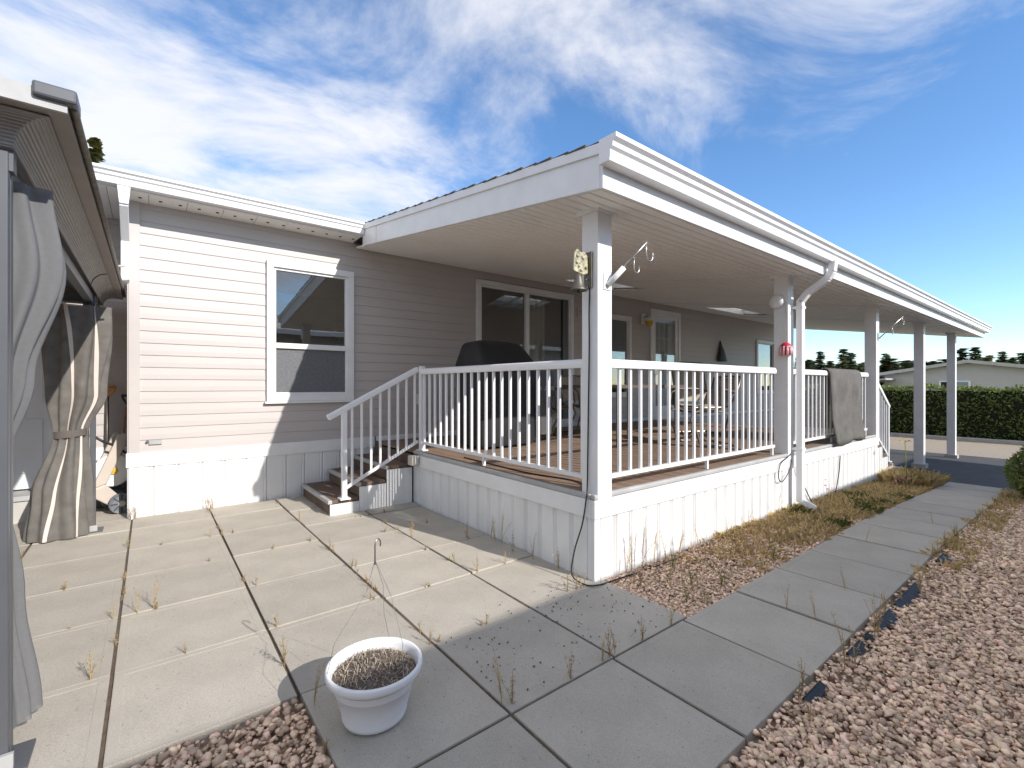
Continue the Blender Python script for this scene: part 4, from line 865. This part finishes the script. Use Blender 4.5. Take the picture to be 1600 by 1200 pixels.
def fir_mesh(h, seed, wide=.24, nb=46, szf=1.):
    r = np.random.default_rng(seed); V = []; F = []
    for L in range(nb):
        t = L/nb; z = h*(.06 + .93*t); R_ = h*wide*(1 - t)**.85*r.uniform(.7, 1.15) + .06
        for k in range(max(4, int(10*(1 - t)) + 3)):
            a = r.uniform(0, 6.28); l = R_*r.uniform(.6, 1.1); d = np.array([math.cos(a), math.sin(a), 0]); s = np.array([-math.sin(a), math.cos(a), 0])
            for j in range(5):
                f0 = .15 + .85*j/5; p = d*l*f0 + np.array([0, 0, z - l*.28*f0 + r.normal(0, .03)*h*.1]); sz = szf*h*.042*(1.15 - .6*f0)*r.uniform(.7, 1.3)
                q = len(V); V += [p - d*sz*.5, p + s*sz*1.1 + d*sz*.4 + [0, 0, -sz*.5*r.uniform(.2, 1.2)], p + d*sz*1.6 + [0, 0, -sz*.3], p - s*sz*1.1 + d*sz*.4 + [0, 0, -sz*.5*r.uniform(.2, 1.2)]]; F.append((q, q+1, q+2, q+3))
    return arr_mesh('crown', np.array(V), np.array(F), 4)
FM = [fir_mesh(10, 1), fir_mesh(10, 2, .2), fir_mesh(10, 3, .28), fir_mesh(10, 4, .33), fir_mesh(10, 9, .17, 150, .28)]; TR = MB().tube([(0, 0, 0), (.03, 0, 4), (0, 0, 9.6)], [.22, .14, .02], 8)
trm = bpy.data.meshes.new('trunk'); trm.from_pydata([tuple(v) for v in TR.v], [], TR.f); trm.materials.append(M['bark'])
cT = Vector((math.cos(R(51.97)), math.sin(R(51.97)), 0)); rT = Vector((cT.y, -cT.x, 0))
FC = [[m.copy() for m in FM], [m.copy() for m in FM]]
for i in range(5): FC[0][i].materials.append(M['fir']); FC[1][i].materials.append(M['firpale'])
def fir(u, v, dep, k, c, label, grp='conifers beyond the hedge', wide=1.):
    p = cT*dep + rT*dep*(u - 800)/725; zt = 1.28 + (602 - v)/725*dep; s = (zt + 1.0)/10
    t = thing('conifer_tree', label, 'tree', (p.x, p.y, -1.0), random.uniform(0, 6.28), grp); t.scale = (s*wide*1.25, s*wide*1.25, s)
    link('crown', FC[c][k], None, t); link('trunk', trm, None, t)
lbs = [['%s %s conifer in the tree line beyond the far homes' % (q, w) for w in ('slender', 'very narrow', 'broad', 'widest')] for q in ('dark green', 'pale green')]
for u, v, k, c, wd in ((1180, 556, 0, 0, 1.4), (1205, 560, 1, 1, 1.3), (1228, 552, 0, 0, 1.2), (1248, 556, 2, 1, 1.1), (1262, 560, 0, 0, 1.2), (1282, 547, 1, 0, 1), (1297, 562, 2, 0, 1.2), (1318, 543, 2, 1, 1.1), (1330, 549, 0, 0, 1.1), (1345, 566, 3, 0, 1.2), (1358, 570, 0, 1, 1.2), (1384, 550, 3, 1, 1.0), (1400, 568, 0, 0, 1.3), (1418, 561, 1, 0, 1.2), (1433, 566, 2, 0, 1.2), (1459, 562, 2, 0, 1.2), (1475, 568, 0, 0, 1.2), (1503, 542, 0, 0, 1.1), (1524, 540, 2, 0, 1.1), (1546, 553, 3, 1, 1.1), (1566, 547, 1, 0, 1.1), (1583, 556, 2, 0, 1.2), (1598, 549, 0, 0, 1.2), (1620, 545, 2, 0, 1.2), (1645, 550, 1, 0, 1.2), (1675, 545, 0, 0, 1.2), (1700, 548, 2, 1, 1.2)):
    fir(u, v, random.uniform(88, 110), k, c, lbs[c][k], wide=wd)
for i in range(46):
    fir(1150 + i*13 + random.uniform(-5, 5), random.uniform(556, 574), random.uniform(100, 125), random.randrange(4), i % 3 == 0, 'small conifer filling the foot of the far tree line', 'low conifers of the tree line', 2.3)
fir(148, 210, 26, 4, 1, 'golden green conifer top showing above the house roof', None, .8)
nh = thing('neighbour_home', 'low beige home with a shallow pale gable roof behind the hedge', 'house', (38, 0, -.8))
q = MB(); q.prism([(.9, 0), (9.0, 0), (9.0, 2.72), (5.0, 3.36), (.9, 2.72)], 0, .3, 22); q.build('wall', 'farwall', nh)
for k in range(16):
    zz = .5 + k*.18
    if zz > 2.6: yr = (.9 + (zz - 2.72)*6.4, 9 - (zz - 2.72)*6.3) if zz > 2.72 else (.9, 9)
    else: yr = (.9, 9)
    if yr[1] > yr[0]: MB().prism([(.275, zz), (.30, zz), (.30, zz + .178), (.292, zz + .178)], 1, yr[0], yr[1]).build('siding_board', 'farwall', nh)
for s in ((.5, 5.0), (5.0, 9.5)):
    za, zb_ = (2.68, 3.42) if s[0] < 1 else (3.42, 2.68)
    q = MB(); q.prism([(s[0], za), (s[1], zb_), (s[1], zb_ + .16), (s[0], za + .16)], 0, -.1, 22.4); q.build('roof', 'farroof', nh)
    q = MB(); q.prism([(s[0], za - .02), (s[1], zb_ - .02), (s[1], zb_ + .17), (s[0], za + .17)], 0, -.14, -.1); q.build('barge_board', 'concrete', nh)
wn = box('window', 'white', nh, .22, .30, 4.9, 6.3, 1.35, 2.35); box('pane', 'glass', wn, .21, .215, 5.0, 5.55, 1.42, 2.28); box('pane', 'dark', wn, .21, .215, 5.62, 6.2, 1.42, 2.28)
ca = thing('neighbour_carport', 'pale shingled lean to roof beside the home behind the hedge', 'carport', (36, 9, -.8))
MB().prism([(-.6, 2.42), (4.6, 1.95), (4.6, 2.05), (-.6, 2.52)], 0, 0, 5).build('roof', 'farroof', ca)
for y in (0, 4): MB().box(.1, .25, y, y + .15, 0, 2.0).build('post', 'white', ca)
# the home behind the photographer, whose eave shades the walkway
bh = thing('opposite_home', 'pale sided home facing the porch across the gravel yard', 'house', (0, 0, 0))
q = MB(); q.box(-9.0, 14.3, -9.5, -3.2, -.5, 2.80); q.prism([(-9.5, 2.8), (-3.2, 2.8), (-6.35, 3.6)], 0, -9.0, 14.3); q.build('wall', 'farwall', bh)
for a, b in (((-10.0, 2.70), (-6.35, 3.70)), ((-6.35, 3.70), (-2.82, 2.78))):
    q = MB(); q.prism([a, b, (b[0], b[1] + .09), (a[0], a[1] + .09)], 0, -9.4, 14.75); q.build('roof', 'farroof', bh)
MB().box(-9.4, 14.75, -2.83, -2.74, 2.74, 2.87).build('gutter', 'metal_white', bh)
for x in (-5, -1, 4, 9):
    wn = box('window', 'white', bh, x, x + 1.4, -3.2, -3.15, 1.0, 2.3); box('pane', 'glass', wn, x + .08, x + 1.32, -3.148, -3.143, 1.08, 2.22)
